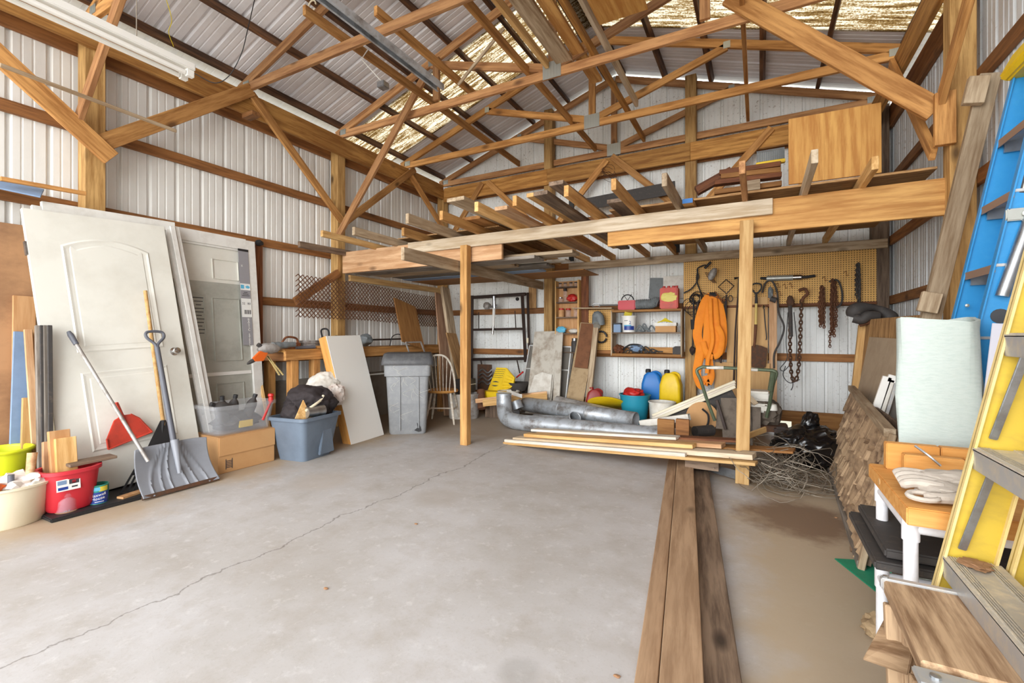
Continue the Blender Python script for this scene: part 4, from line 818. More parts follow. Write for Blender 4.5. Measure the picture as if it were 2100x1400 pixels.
# ---- boards leaning behind the bin
def ll(nm,bu,bX,tu,tv,tX,w,t,mat,label,zb=0,wd=(0,1,0)):
    a=P(bu,700,X=bX); a.z=zb; return T(bd(nm,a,P(tu,tv,X=tX),w,t,mat,wd=wd),label,'board')
ll('brown_board',848,-4.30,830,620,-4.70,.42,.02,'brown_ply','brown plywood board leaning on the mesh behind the trash bin',1.06)
ll('pink_board',925,-4.05,905,604,-4.50,.32,.02,'pink_board','pinkish board leaning near the back left corner')
ll('grey_edge_board',950,-3.9,912,590,-4.45,.19,.05,'weather','greyish thick board leaning crosswise at the back left corner'); ll('osb_board',972,-3.72,925,683,-4.2,.26,.015,'osb','particle board strip leaning beside the front prop')
t=E('small_window','small grey metal window frame behind the trash bin','frame',P(850,740,X=-4.1)); 
for a,b in (((832,702),(863,701)),((863,701),(874,730)),((832,702),(842,730)),((842,730),(874,730))): bd('frame_bar',P(*a,X=-4.12),P(*b,X=-4.12),.018,.02,'galv_dusty',t,wd=(1,0,0))
handle_less_tub('white_pail','dirty white pail under the spindle back chair','pail',FP(918,868)+V((-.12,.42,0)),.13,.15,.36,'white_dirty'); handle_less_tub('steel_pail','grey metal pail right of the white pail','pail',V((-3.72,5.62,0)),.13,.15,.36,'galv_dusty'); handle_less_tub('yellow_rim_pail','pail with a yellow rim behind the front prop','pail',V((-3.2,5.85,0)),.13,.15,.40,'white_dirty')
t=E('speaker_box','small dark box with a pale front bar on the pails','box',V((-3.80,5.62,.365))); MB().box((0,0,.1),(.18,.3,.2)).build('case','black_dusty',t,local=True,bev=.006); MB().box((.093,0,.12),(.008,.3,.012)).build('front_bar','white_dirty',t,local=True)
# ================================================================ BACK WALL
def ribbon(mb,pts,w,t,wd):
    pts=[V(p) for p in pts]; rings=[]
    for i,p in enumerate(pts):
        d=(pts[min(i+1,len(pts)-1)]-pts[max(i-1,0)]).normalized(); q=V(wd)-d*V(wd).dot(d); q.normalize(); nn=d.cross(q); ww=w[i] if isinstance(w,list) else w
        rings.append([p+q*ww/2*a+nn*t/2*b for a,b in ((1,0),(.7,1),(-.7,1),(-1,0),(-.7,-1),(.7,-1))])
    return mb.loft(rings)
# jar cabinet
cx0,cx1,cy0,cy1=-2.69,-2.33,6.38,6.515
t=E('jar_cabinet','narrow open wooden cabinet of jars on the back wall','cabinet',((cx0+cx1)/2,6.45,.85))
bd('side_panel',(cx0,6.45,.85),(cx0,6.45,2.02),.13,.018,'pine',t,wd=(0,1,0)); bd('side_panel',(cx1,6.45,.85),(cx1,6.45,2.02),.13,.025,'pine',t,wd=(0,1,0)); bd('back_panel',((cx0+cx1)/2,6.512,.85),((cx0+cx1)/2,6.512,2.02),.36,.006,'tan_board',t,wd=(1,0,0))
CZ=[1.92,1.692,1.468,1.228,.95]
for z in CZ: bd('shelf',(cx0,6.45,z),(cx1,6.45,z),.12,.018,'weather_dark',t,wd=(0,1,0))
bd('side_board',(-2.26,6.49,.9),(-2.26,6.49,2.13),.11,.03,'stained',t,wd=(1,0,0))
def jar(x,z,r,h,body,lid,label,y=6.43,grp=None):
    t=E('jar',label,'jar',(x,y,z),group=grp); MB().lathe([(r*.9,0),(r,.006),(r,h*.7),(r*.8,h*.82),(r*.8,h*.84),(0,h*.84)],16).build('jar_body',body,t,local=True,smooth=True); MB().lathe([(r*.84,h*.82),(r*.86,h),(0,h)],16).build('lid',lid,t,local=True,smooth=True)
o=.0095
jar(-2.61,1.468+o,.045,.13,'tan_board','red_lid','red lidded jar leftmost on the cabinet shelf of three'); jar(-2.50,1.468+o,.042,.125,'jar_glass','red_lid','red lidded jar in the middle of the cabinet shelf of three'); jar(-2.38,1.468+o,.036,.14,'jar_glass','red_lid','red lidded jar rightmost on the cabinet shelf of three')
jar(-2.55,1.692+o,.032,.20,'jar_glass','black','tall dark capped jar on the upper cabinet shelf'); jar(-2.62,1.692+o,.035,.07,'jar_glass','steel','short glass jar left of the tall dark capped jar',6.42)
T(MB().blob((-2.44,6.43,1.692+o+.055),(.085,.045,.055),3,.35,2.5,4).build('red_bag','red_lid',smooth=True),'crumpled bright red bag on the upper cabinet shelf','bag'); T(MB().blob((-2.60,6.40,1.228+o+.05),(.075,.04,.05),3,.3,2.5,7).build('blue_pack','sky_print',smooth=True),'blue and white packet on the lower cabinet shelf','packet')
T(MB().blob((-2.42,6.43,1.228+o+.03),(.075,.045,.035),3,.12,2,8).build('clear_tub','white_dirty',smooth=True),'low pale tub on the lower cabinet shelf','tub'); jar(-2.40,.95+o,.05,.2,'black_dusty','steel','dark canister standing at the bottom of the jar cabinet')
for i,x in enumerate((-2.63,-2.55,-2.46,-2.38)): jar(x,1.92+o,.028,.06,'jar_glass','black','small dark lidded jar on the top cabinet shelf',grp='jars on the top cabinet shelf')
T(bd('wall_board',(-2.40,6.40,1.60),(-1.82,6.42,1.585),.16,.018,'weather',wd=(0,1,0)),'rough board laid on the small peg board top','board')
# small pegboard
def pegboard(x0,x1,z0,z1,y,label):
    w,h=x1-x0,z1-z0; return T(MB().box((0,0,0),(w,.006,h)).build('pegboard','pegboard',M=Mx.Translation(((x0+x1)/2,y,(z0+z1)/2))),label,'pegboard')
pegboard(-2.24,-1.83,.985,1.575,6.49,'small yellow peg board between the jar cabinet and the shelf unit'); T(bd('peg_board_rail',(-2.30,6.47,.965),(-1.83,6.47,.965),.05,.03,'girt'),'dark rail under the small peg board','rail')
t=E('duct_elbow','crumpled silver flexible duct piece hanging on the small peg board','duct',(-2.02,6.36,1.34)); MB().tube(spl([(-2.06,6.40,1.33),(-2.05,6.38,1.42),(-2.03,6.34,1.49),(-1.99,6.35,1.45),(-1.98,6.36,1.35)],6),.062,12).build('duct_wall','tape_grey',t,smooth=True); MB().tube([(-2.02,6.33,1.36),(-2.02,6.30,1.33)],.05,12).build('duct_end','plate',t,smooth=True)
T(MB().tube(arc((-2.0,6.44,1.18),.08,0,6.0,16,X_,Z_),.014,7).build('black_hose','black',smooth=True),'small loop of black hose on the small peg board','hose')
# shelf unit
sx0,sx1=-1.81,-.885
t=E('wall_shelf_unit','three tier wooden shelf unit on the back wall','shelf',((sx0+sx1)/2,6.4,.9)); 
for z,th in ((1.538,.03),(1.235,.018),(.935,.035)): bd('shelf_board',(sx0,6.4,z),(sx1,6.4,z),.2,th,'weather_dark' if th<.03 else 'brown_ply',t,wd=(0,1,0))
for x in (sx0,sx1): bd('side_panel',(x,6.4,.92),(x,6.4,1.55),.2,.02,'weather',t,wd=(0,1,0))
bd('back_rail',(-1.75,6.49,1.0),(-.9,6.49,1.0),.08,.02,'truss',t)
z1,z2,z3=1.554,1.245,.954
t=E('red_case','red plastic power tool case with a black handle on the top shelf','case',(-1.60,6.36,z1)); MB().box((0,0,.065),(.24,.12,.13)).build('case_shell','red',t,local=True,bev=.012); MB().tube(arc((0,0,.125),.085,.15,math.pi-.15,12,X_,Z_),.008,6).build('wire_handle','black',t,local=True)
for a in (-.03,.03): MB().tube([(0,0,.13),(a*2,0,.22)],.004,5).build('wire_spoke','black',t,local=True)
t=E('grey_hose','roll of grey ribbed hose on the top shelf','hose',(-1.33,6.36,z1)); pts=spl([(-.15,0,.07),(-.05,0,.075),(.05,0,.075),(.11,0,.10),(.15,0,.085)],8); MB().tube(pts,[.062+.006*(i%2) for i in range(len(pts))],14).build('hose_wall','tape_grey',t,local=True,smooth=False)
t=E('red_gas_tin','worn red and yellow rectangular fuel tin on the top shelf','fuel tin',(-1.045,6.38,z1)); MB().box((0,0,.14),(.23,.14,.28)).build('tin_body','red_scoop',t,local=True,bev=.012); MB().blob((0,-.072,.15),(.10,.004,.06),3,.3,3,5).build('yellow_patch','can_yellow',t,local=True)
for x in (-.07,-.01,.05,.09): MB().lathe([(.02,.28),(.018,.305),(0,.305)],10).build('cap','red_lid',t,local=True,M=Mx.Translation((x,0,0)))
t=E('pry_bar','long grey steel bar with a loop end lying on the top shelf','bar',(-1.95,6.44,1.61)); MB().tube([(-2.02,6.43,1.635),(-1.72,6.45,1.632)],.012,8).build('bar','steel',t); MB().tube(arc((-2.07,6.43,1.635),.03,0,6.28,14,X_*2,Z_)[:-1],.006,6,closed=True).build('loop','steel',t)
T(slab('grey_plaque',P(1330,612,Y=6.64),P(1361,612,Y=6.64),P(1333,570,Y=6.64),.012,'tape_grey'),'grey rounded panel on the wall behind the top shelf','panel'); T(slab('white_sheet_piece',P(1360,612,Y=6.62),P(1402,612,Y=6.62),P(1360,566,Y=6.62),.012,'white_dirty'),'white panel piece on the wall behind the fuel tin','panel')
t=E('blue_box','small blue box with a black top on the middle shelf','box',(-1.735,6.36,z2)); MB().box((0,0,.055),(.1,.09,.11)).build('box_body','blue_grey',t,local=True,bev=.004); MB().box((0,0,.12),(.104,.094,.02)).build('box_lid','black',t,local=True,bev=.003)
t=E('white_bucket','white plastic bucket with a blue printed swoosh on the middle shelf','bucket',(-1.575,6.35,z2)); MB().lathe([(.082,0),(.098,.205),(.104,.205),(.104,.225),(.093,.225),(.08,.01),(0,.01)],28).build('bucket_wall','white',t,local=True,smooth=True)
c=V((-1.575,6.35,z2)); va=math.atan2(-c.y,-c.x); R_=.0905
cyl_patch(-.8,.75,.03,.085,.0925,'can_blue','blue_print'); cyl_patch(-.8,.3,.085,.10,.094,'sky_print','blue_print'); cyl_patch(-.75,-.2,.155,.162,.0965,'print_dark','print_line'); text('2',.06,Mx.Translation(c+V((math.cos(va+.12)*.097,math.sin(va+.12)*.097,.13)))@Mx.Rotation(va+.12+math.pi/2,4,'Z')@Mx.Rotation(math.pi/2,4,'X'),'can_blue',t)
T(MB().box(c+V((-.01,0,.262)),(.10,.08,.06),Euler((.5,.3,.2)).to_matrix()).build('yellow_carton','rope_yellow' if 0 else 'can_yellow',bev=.002),'small crumpled carton on top of the white bucket','carton')
g=MB(); rr=random.Random(11)
for k in range(9):
    x=-1.36+rr.uniform(-.09,.09); g.tube(spl([(x-.06,6.36+rr.uniform(-.05,.05),z2+.012),(x,6.34,z2+.03+.09*rr.random()),(x+.06,6.36+rr.uniform(-.05,.05),z2+.012)],5),.011,6)
T(g.build('grey_rope','tape_grey',smooth=True),'tangle of grey rope on the middle shelf','rope')
t=E('brown_carton','brown carton box on the middle shelf','carton',(-1.085,6.36,z2)); MB().box((0,0,.04),(.26,.13,.08)).build('carton_body','cardboard',t,local=True,bev=.003); T(MB().box((-1.085,6.36,z2+.102),(.28,.14,.043)).build('white_carton','white_dirty',bev=.003),'flat white carton on the brown carton on the middle shelf','carton')
g=MB()
for k in range(6): g.tube(spl([(-1.19+.01*k,6.33+.01*k,z2+.13+.004*k),(-1.10,6.31+.012*k,z2+.145+.008*k),(-1.0-.012*k,6.35,z2+.13+.006*k)],5),.006,5)
T(g.build('yellow_rope','rope_yellow',smooth=True),'hank of yellow rope on the white carton','rope')
g=MB(); 
for k in range(10):
    x=-1.62+.045*k; g.tube(spl([(x-.05,6.34+rr.uniform(-.04,.04),z3+.01),(x,6.33+rr.uniform(-.04,.04),z3+.02+.08*rr.random()),(x+.09,6.35,z3+.03*rr.random()+.01)],5),.009,6)
T(g.build('cable_heap','black_dusty',smooth=True),'heap of dark cables on the bottom shelf','cables'); T(MB().tube(spl([(-1.66,6.36,z3+.06),(-1.55,6.34,z3+.12),(-1.42,6.35,z3+.11),(-1.36,6.36,z3+.04)],6),.012,8).build('bent_lever','black',smooth=True),'bent black handle on the bottom shelf','handle')
T(MB().blob((-1.72,6.36,z3+.06),(.07,.06,.06),3,.4,3,3).build('brown_motor','stained',smooth=True),'rusty brown part at the left of the bottom shelf','part'); T(MB().prism([(-.05,0),(.05,0),(.05,.105),(-.02,.105),(-.05,.085)],-.05,.05,Mx(((1,0,0,-.945),(0,0,1,6.36),(0,1,0,z3),(0,0,0,1)))).build('dark_box','black_dusty',bev=.003),'dark grey box at the right of the bottom shelf','box'); T(MB().blob((-1.47,6.36,z3+.07),(.1,.05,.045),3,.3,3,5).build('purple_cloth','blue_grey',smooth=True),'bluish white bundle among the cables on the bottom shelf','bundle')
# large pegboard with its tools
pegboard(-.885,1.17,1.578,2.185,6.508,'large yellow peg board under the ledger on the back wall')
T(bd('board_lip',(-.88,6.49,1.57),(1.17,6.49,1.57),.03,.02,'stained'),'dark lip along the bottom of the large peg board','trim'); g=MB()
T(slab('tool_backboard',(-.36,6.50,.22),(.10,6.50,.22),(-.36,6.50,1.68),.012,'mdf'),'tall tan board standing behind the hanging shovel','board'); T(bd('reddish_stud',(.155,6.49,.22),(.155,6.49,1.70),.085,.035,'pine_pink',wd=(1,0,0)),'pinkish stud standing right of the hanging shovel','stud'); T(slab('low_backboard',(-.50,6.40,.1),(.12,6.40,.1),(-.50,6.44,.86),.012,'mdf'),'low tan sheet standing behind the green tube handle','board')
PK=lambda u,v,y=6.40: P(u,v,Y=y)
t=E('push_spade','short shovel with a black grip and pale yellow shaft on the back wall','shovel',PK(1555,757)); MB().tube([PK(1551,622),PK(1550,667)],.015,10).build('shaft','yellow_handle',t,smooth=True); MB().tube([PK(1550,665),PK(1548,700),PK(1546,712)],[.018,.016,.012],10).build('socket','rust',t,smooth=True); MB().tube([PK(1551,600),PK(1551,622)],[.012,.018],10).build('neck','black',t,smooth=True)
MB().tube(spl([PK(1551,603),PK(1543,594),PK(1543,584),PK(1552,581),PK(1561,584),PK(1560,594),PK(1551,603)],5)[:-1],.010,7,closed=True).build('d_grip','black',t,smooth=True)
poly=[(1541,710),(1548,706),(1562,709),(1574,714),(1570,752),(1562,757),(1541,752)]; q=[PK(u,v,6.40) for u,v in poly]; n=len(q); MB().add(q+[p+V((0,.008,0)) for p in q],[tuple(range(n)),tuple(range(2*n-1,n-1,-1))]+[(i,n+i,n+(i+1)%n,(i+1)%n) for i in range(n)]).build('blade','rust_dark',t,bev=.002)
def tool(nm,label,cat,segs,mat,parts=()):
    t=E(nm,label,cat,PK(*segs[-1])); MB().tube([PK(*s) for s in segs],.010,8).build('shaft',mat,t,smooth=True)
    for pn,pm,pts,r,cl in parts: MB().tube([PK(*s) for s in pts],r,7,closed=cl).build(pn,pm,t,smooth=True)
    return t
tool('loop_hoe','long handled tool with a diamond shaped steel loop head','hoe',[(1490,604),(1489,650),(1478,744)],'dark_steel',[('loop_head','dark_steel',[(1490,602),(1473,588),(1489,573),(1505,586)],.008,True)])
tool('steel_bar','dark steel bar hanging left of the right prop','bar',[(1514,600),(1508,680),(1504,796)],'dark_steel',[('bar_head','black',[(1506,571),(1516,569),(1515,600)],.016,False)]); tool('twin_bar','second dark bar hanging against the right prop','bar',[(1519,604),(1512,700),(1511,796)],'dark_steel')
tool('bolt_cutter','black tool with two ring ends behind the diamond hoe','tool',[(1488,612),(1486,645)],'black',[('ring','black',arc((0,0,0),1,0,6.28,10,X_,Y_)and [(1486+5*math.cos(a),614+6*math.sin(a)) for a in [i*.63 for i in range(10)]],.005,True),('ring','black',[(1498+5*math.cos(a),612+6*math.sin(a)) for a in [i*.63 for i in range(10)]],.005,True)])
t=E('grease_gun','silver grease gun hung level on the large peg board','grease gun',PK(1615,572)); MB().tube([PK(1572,571,6.46),PK(1627,569,6.46)],.034,16).build('barrel','plate',t,smooth=True); MB().tube([PK(1626,569,6.46),PK(1643,568.5,6.46)],.036,16).build('end_sleeve','chrome',t,smooth=True); MB().tube([PK(1559,570,6.46),PK(1573,571,6.46)],[.014,.02],10).build('nozzle','black',t,smooth=True); MB().tube([PK(1642,568.5,6.46),PK(1655,568,6.46),PK(1672,565,6.46)],.017,10).build('grip','black',t,smooth=True)
# cords, belt, funnel
def hang(nm,label,cat,pts,r,mat,y=6.45): return T(MB().tube(spl([PK(u,v,y) for u,v in pts],7),r,7).build(nm,mat,smooth=True),label,cat)
hang('air_hose','dark hose hanging in a long loop right of the shovel','hose',[(1563,600),(1570,580),(1583,576),(1594,600),(1597,640),(1608,670),(1600,700),(1588,725),(1587,755)],.011,'black_dusty')
t=E('grease_fitting','small silver fitting with a thin hose tail right of the shovel','fitting',PK(1566,630)); MB().lathe([(0,-.03),(.028,0),(0,.03)],12).build('fitting_body','chrome',t,M=Mx.Translation(PK(1566,629)),smooth=True); MB().tube(spl([PK(1567,633),PK(1569,660),PK(1572,690),PK(1571,697)],5),.007,6).build('hose_tail','black_dusty',t,smooth=True)
T(MB().blob(PK(1580,600),(.03,.03,.07),3,.3,3,6).build('grey_gloves','tape_grey',smooth=True),'grey plastic tool hanging from the peg board right of the shovel','tool'); T(MB().tube([PK(1580,612),PK(1592,616)],[.03,.035],10).build('sprayer','black_dusty',smooth=True),'round black and grey head hanging under the grey plastic tool','head')
hang('clamp_lamp_cable','black cord looping up over the peg board to the clamp lamp','cord',[(1402,601),(1420,590),(1432,570),(1430,552),(1440,545),(1448,543)],.009,'black'); hang('clamp_lamp_cable','black cord falling from the clamp lamp to the straps','cord',[(1431,552),(1429,575),(1437,600),(1440,622)],.009,'black')
t=E('clamp_lamp','small caged work lamp hung at the upper left of the large peg board','lamp',PK(1455,560)); MB().tube([PK(1445,550),PK(1458,537)],.017,8).build('grip','black',t); MB().tube(spl([PK(1448,550),PK(1460,548),PK(1468,562),PK(1468,580)],6),[.02]*6+[.04]*12+[.022],10).build('lamp_shade','tape_grey',t,smooth=True) if 0 else MB().blob(PK(1461,562),(.045,.04,.085),3,.05,2,2,Euler((0,.45,0)).to_matrix()).build('lamp_shade','galv_dusty',t,smooth=True)
for k in range(4): MB().tube([PK(1446+3*k,558),PK(1451+3*k,568),PK(1463+2*k,580)],.004,5).build('cage_wire','rust_dark',t)
t=E('cord_coil','coil of thin black cord hanging left of the orange straps','cord',PK(1427,640)); g=MB(); rr=random.Random(4)
for k in range(7): q=PK(1427,611,6.43); g.tube(arc(q+V((rr.uniform(-.02,.02),.01*k-.03,rr.uniform(-.02,.02))),.065+rr.uniform(-.012,.012),0,6.28,16,X_,Z_)[:-1],.005,5,closed=True)
for k in range(3): q=PK(1414+6*k,626+5*k,6.43); g.tube(arc(q,.09,0,6.28,18,X_,Z_)[:-1],.004,5,closed=True)
g.build('cord_loops','black',t)
t=E('chain_binder','dark binder chain hanging left of the orange straps','binder',PK(1424,727)); MB().tube(spl([PK(1422,610),PK(1423,660),PK(1421,700),PK(1420,728)],5),.011,7).build('binder_bar','black',t,smooth=True); MB().tube([PK(1421,655),PK(1422,675)],.03,8).build('ratchet','black',t); MB().blob(PK(1420,718),(.035,.03,.05),3,.3,3,2).build('hook','dark_steel',t,smooth=True); MB().tube([PK(1431,620),PK(1430,730)],.014,7).build('handle_bar','dark_steel',t)
# orange straps
t=E('orange_straps','bundle of wide orange tow straps hanging from the peg board','straps',PK(1453,795,6.36)); yy=6.36
def strap(pts,w,dy=0): ribbon(MB(),spl([PK(u,v,yy+dy) for u,v in pts],6),w,.014,(1,0,.12)).build('strap','orange',t,smooth=True)
for pts,w,dy in (([(1459,606),(1447,618),(1436,650),(1430,685),(1436,712),(1441,735)],.11,.02),([(1460,606),(1452,640),(1450,680),(1447,710),(1436,735),(1430,762)],.09,-.01),([(1464,606),(1474,625),(1481,660),(1482,700),(1477,722)],.10,.02),([(1463,608),(1467,650),(1470,690),(1466,716),(1475,724),(1480,705)],.085,-.02),([(1441,700),(1448,722),(1462,732),(1476,722),(1480,690),(1470,668)],.07,-.05),([(1437,705),(1433,735),(1429,765),(1436,788),(1444,792)],.10,-.03),([(1452,722),(1456,750),(1458,772),(1452,786),(1447,770)],.085,.0),([(1456,612),(1458,660),(1461,700),(1452,735),(1450,765)],.05,-.06)): strap(pts,w,dy)
MB().tube([PK(1455,604,yy),PK(1470,604,yy)],.03,8).build('tie','black',t)
for k,(a,b) in enumerate((((1441,600),(1488,616)),((1466,597),(1482,622)))): MB().tube([PK(*a,yy-.03),PK(*b,yy-.03)],.006,6).build('wire_hook','stained',t)
t=E('wire_basket','small dark wire rack hanging behind the orange straps','wire rack',PK(1462,735)); 
for k in range(5): MB().tube([PK(1455,690+12*k),PK(1478,690+12*k)],.004,5).build('cross_wire','rust_dark',t); 
for k in range(3): MB().tube([PK(1457+9*k,670),PK(1457+9*k,742)],.004,5).build('long_wire','rust_dark',t)
# chains
def chainlinks(mb,pts,L,r,wf=.55,seed=0):
    pts=[V(p) for p in pts]; acc=0; out=[]
    seg=spl(pts,12); d=0; last=seg[0]; rr=random.Random(seed); k=0; nxt=0
    for a,b in zip(seg[:-1],seg[1:]):
        l=(b-a).length
        while nxt<=d+l:
            p=a+(b-a)*((nxt-d)/max(l,1e-6)); dr=(b-a).normalized(); s=dr.orthogonal().normalized() if abs(dr.y)>.9 else dr.cross(Y_).normalized(); s2=dr.cross(s); an=(k%2)*math.pi/2+rr.uniform(-.3,.3); sd=s*math.cos(an)+s2*math.sin(an)
            ring=[p+dr*(L*.62*math.cos(q))+sd*(L*wf*.62*math.sin(q)) for q in [i*2*math.pi/8 for i in range(8)]]; mb.tube(ring,r,4,closed=True); k+=1; nxt+=L*.92
        d+=l
    return mb
t=E('heavy_chain','heavy rusty chain with hooks hanging in a loop on the back wall','chain',PK(1633,783)); chainlinks(MB(),[PK(1644,618),PK(1642,670),PK(1640,720),PK(1637,760),PK(1631,781),PK(1624,772),PK(1621,740),PK(1620,690),PK(1621,640)],.045,.0085).build('chain_links','rust_dark',t)
MB().tube(spl([PK(1638,596),PK(1650,592),PK(1656,602),PK(1648,610),PK(1644,618)],6),.017,8).build('grab_hook','rust',t,smooth=True); MB().blob(PK(1621,618),(.04,.03,.07),3,.2,3,1).build('shackle','rust_dark',t,smooth=True); MB().tube([PK(1620,620),PK(1622,690)],.022,8).build('sling','black_dusty',t,smooth=True)
t=E('bungee_cords','thin dark cords hanging with the heavy chain down to the girt','cord',PK(1622,790)); 
for k,pts in enumerate(([(1616,640),(1612,700),(1614,735),(1600,755),(1608,760),(1622,745)],[(1628,640),(1634,700),(1632,740)],[(1618,735),(1624,765),(1626,790),(1622,800)],[(1611,750),(1606,770),(1620,785),(1640,778)])): MB().tube(spl([PK(u,v,6.42) for u,v in pts],6),.005,5).build('cord','black',t,smooth=True)
def bundle(label,u,v0,v1,n,mat,w,seed):
    t=E('chain_bundle',label,'chain',PK(u,v1)); g=MB(); rr=random.Random(seed)
    for k in range(n):
        du=rr.uniform(-w,w); vv=v1-rr.random()**2*(v1-v0)*.4; y=6.44+rr.uniform(-.03,.03); chainlinks(g,[PK(u+du*.5,v0+rr.uniform(0,6),y),PK(u+du,(v0+vv)/2,y),PK(u+du*.8,vv,y)],.030,.006,.6,seed+k)
    g.build('chain_links',mat,t); return t
bundle('left clump of fine rusty chain on the large peg board',1687,588,672,8,'rust',7,1); b_=bundle('right clump of fine rusty chain with one strand hanging lower',1710,574,690,8,'rust',7,20); chainlinks(MB(),[PK(1702,680),PK(1702,711)],.03,.005).build('chain_links','rust',b_)
bundle('dark chain clump alone at the right of the large peg board',1759,541,624,7,'black_dusty',4,40)
hang('belt_loop','loop of dark belt hanging with the right chain clump','belt',[(1700,577),(1718,575),(1727,600),(1725,622),(1714,630),(1702,622)],.010,'black_dusty')
for i,(u,v) in enumerate(((1610,585),(1622,583),(1691,570),(1735,559),(1600,600),(1596,583))): T(MB().tube(spl([PK(u-5,v,6.50),PK(u,v-3,6.46),PK(u+1,v+6,6.44),PK(u+5,v+4,6.44)],4),.003,5).build('peg_hook','stained'),'empty wire hook on the large peg board','hook',grp if 0 else 'empty hooks on the large peg board')
# steel rack and hung tools between mesh corner and cabinet
t=E('steel_rack','dark steel tube rack hanging on the back wall behind the left prop','rack',PK(1020,790,6.5)); Y5=6.50
for a,b,r in (((966,610),(1078,603),.028),((968,606),(966,800),.03),((1071,604),(1078,742),.028),((1082,600),(1086,742),.022),((966,676),(1073,674),.020),((966,737),(1076,735),.026),((982,640),(982,674),.008),((1056,637),(1058,674),.008),((986,737),(990,760),.012),((1060,737),(1066,765),.010)):
    MB().tube([P(*a,Y=Y5),P(*b,Y=Y5)],r,6).build('rack_bar','dark_steel',t)
MB().blob(P(1061,613,Y=6.46),(.03,.03,.03),2,0).build('rack_knob','black',t,smooth=True); MB().box(P(1082,698,Y=6.46),(.03,.02,.08)).build('rack_label','cream',t)
t=E('hung_trimmer','grey motor tool with a white tube shaft hanging inside the steel rack','trimmer',P(1010,687,Y=6.44)); Y6=6.43; MB().tube([P(1013,632,Y=Y6),P(1012,668,Y=Y6)],.024,10).build('white_tube','white',t,smooth=True); MB().tube([P(1012,667,Y=Y6),P(1010,686,Y=Y6)],.02,10).build('chrome_tip','chrome',t,smooth=True); MB().blob(P(999,627,Y=Y6),(.065,.06,.06),3,.2,3,1).build('motor','galv_dusty',t,smooth=True); MB().tube([P(1013,607,Y=Y6),P(1014,632,Y=Y6)],.028,8).build('bracket','steel',t); MB().tube([P(1002,630,Y=Y6),P(1020,626,Y=Y6)],.02,8).build('cross_arm','steel',t)
# weathered boards leaning on the back wall
def blean(nm,label,pix,yb,yt,th,mat,cat='board'):
    (a,b,c,d)=pix; BL=P(a[0],a[1],Y=yb); BR=P(b[0],b[1],Y=yb); return slab(nm,BL,BR,P(c[0],c[1],Y=yt),th,mat,TR=P(d[0],d[1],Y=yt))
T(blean('weathered_board','',((1074,845),(1131,852),(1099,681),(1142,677)),6.02,6.40,.02,'dusty_white'),'wide weathered off white panel leaning on the back wall','panel'); T(blean('weathered_board','',((1131,852),(1146,853),(1142,677),(1154,676)),6.01,6.39,.03,'dusty_white'),'narrow spotted board joined at the right of the wide weathered panel','board')
q=[P(u,v,Y=y) for u,v,y in ((1096,770,6.17),(1112,763,6.18),(1132,768,6.17),(1128,815,6.06),(1082,812,6.06))]; n=5; T(MB().add(q+[p+V((0,.008,0)) for p in q],[tuple(range(n)),tuple(range(2*n-1,n-1,-1))]+[(i,n+i,n+(i+1)%n,(i+1)%n) for i in range(n)]).build('pale_offcut','white_dirty'),'clean pale offcut with a pointed top against the wide weathered panel','board')
T(blean('dusty_board','',((1151,858),(1192,862),(1193,660),(1222,664)),6.02,6.38,.025,'dusty_brown'),'dusty board leaning right of the window screens','board'); T(blean('rusty_sheet','',((1176,752),(1206,756),(1193,662),(1218,664)),6.175,6.345,.01,'brown_dirt'),'rusty brown sheet on the upper part of the dusty leaning board','sheet'); T(blean('pale_edge_board','',((1196,862),(1206,862),(1219,645),(1230,640)),6.0,6.37,.05,'weather'),'pale narrow board leaning at the right edge of the dusty board','board')
t=E('window_screens','aluminium window screens leaning behind the weathered panels','screen',P(1115,850,Y=6.2)); sc=[P(1087,708,Y=6.45),P(1172,711,Y=6.45),P(1157,850,Y=6.22),P(1063,845,Y=6.22)]
for a,b in ((0,1),(1,2),(2,3),(3,0)): bd('frame_bar',sc[a],sc[b],.03,.02,'alu',t,wd=(0,1,0))
m1,m2=sc[0]+(sc[3]-sc[0])*.35,sc[1]+(sc[2]-sc[1])*.35; bd('mid_bar',m1,m2,.03,.02,'alu',t,wd=(0,1,0)); slab('screen_mesh',sc[3]+V((.01,.004,0)),sc[2]+V((-.01,.004,0)),sc[0]+V((.01,.004,0)),.003,'screen',t)
# yellow ramps etc
yb=5.85; t=E('yellow_ramp','yellow plastic car ramp standing on end at the back','ramp',P(1010,815,Y=yb)); M=frame(P(1014,802,Y=5.95),X_.copy(),V((.10,.25,1)).normalized(),X_.cross(V((.10,.25,1)).normalized()))
t2=t; g=MB(); g.prism([(-.11,0),(.10,0),(.13,.36),(-.04,.36)],0,.02,M); g.build('ramp_face','yellow',t); g=MB(); g.prism([(.10,0),(.26,.06),(.30,.10),(.30,.22),(.13,.36)],-.02,0.015,M); g.build('ramp_side','yellow',t)
for k in range(6): MB().tube([M@V((.115+.004*k+.03*k*.3,.05+.05*k,.02)),M@V((.25+.004*k,.07+.035*k,.02))],.007,5).build('side_rib','yellow',t)
for r in range(5):
    g=MB()
    for c_ in range(6): g.box(M@V((-.03+.028*c_-.005*r,.33-.03*r,.021)),(.016,.008,.006))
    g.build('tread_slots','print_dark',t)
for k in range(2): MB().prism([(-.06+.12*i/10,.09+.045*k+(1 if k else -1)*.018*math.sin(math.pi*i/10)) for i in range(11)],.02,.024,M).build('oval_logo','print_dark',t)
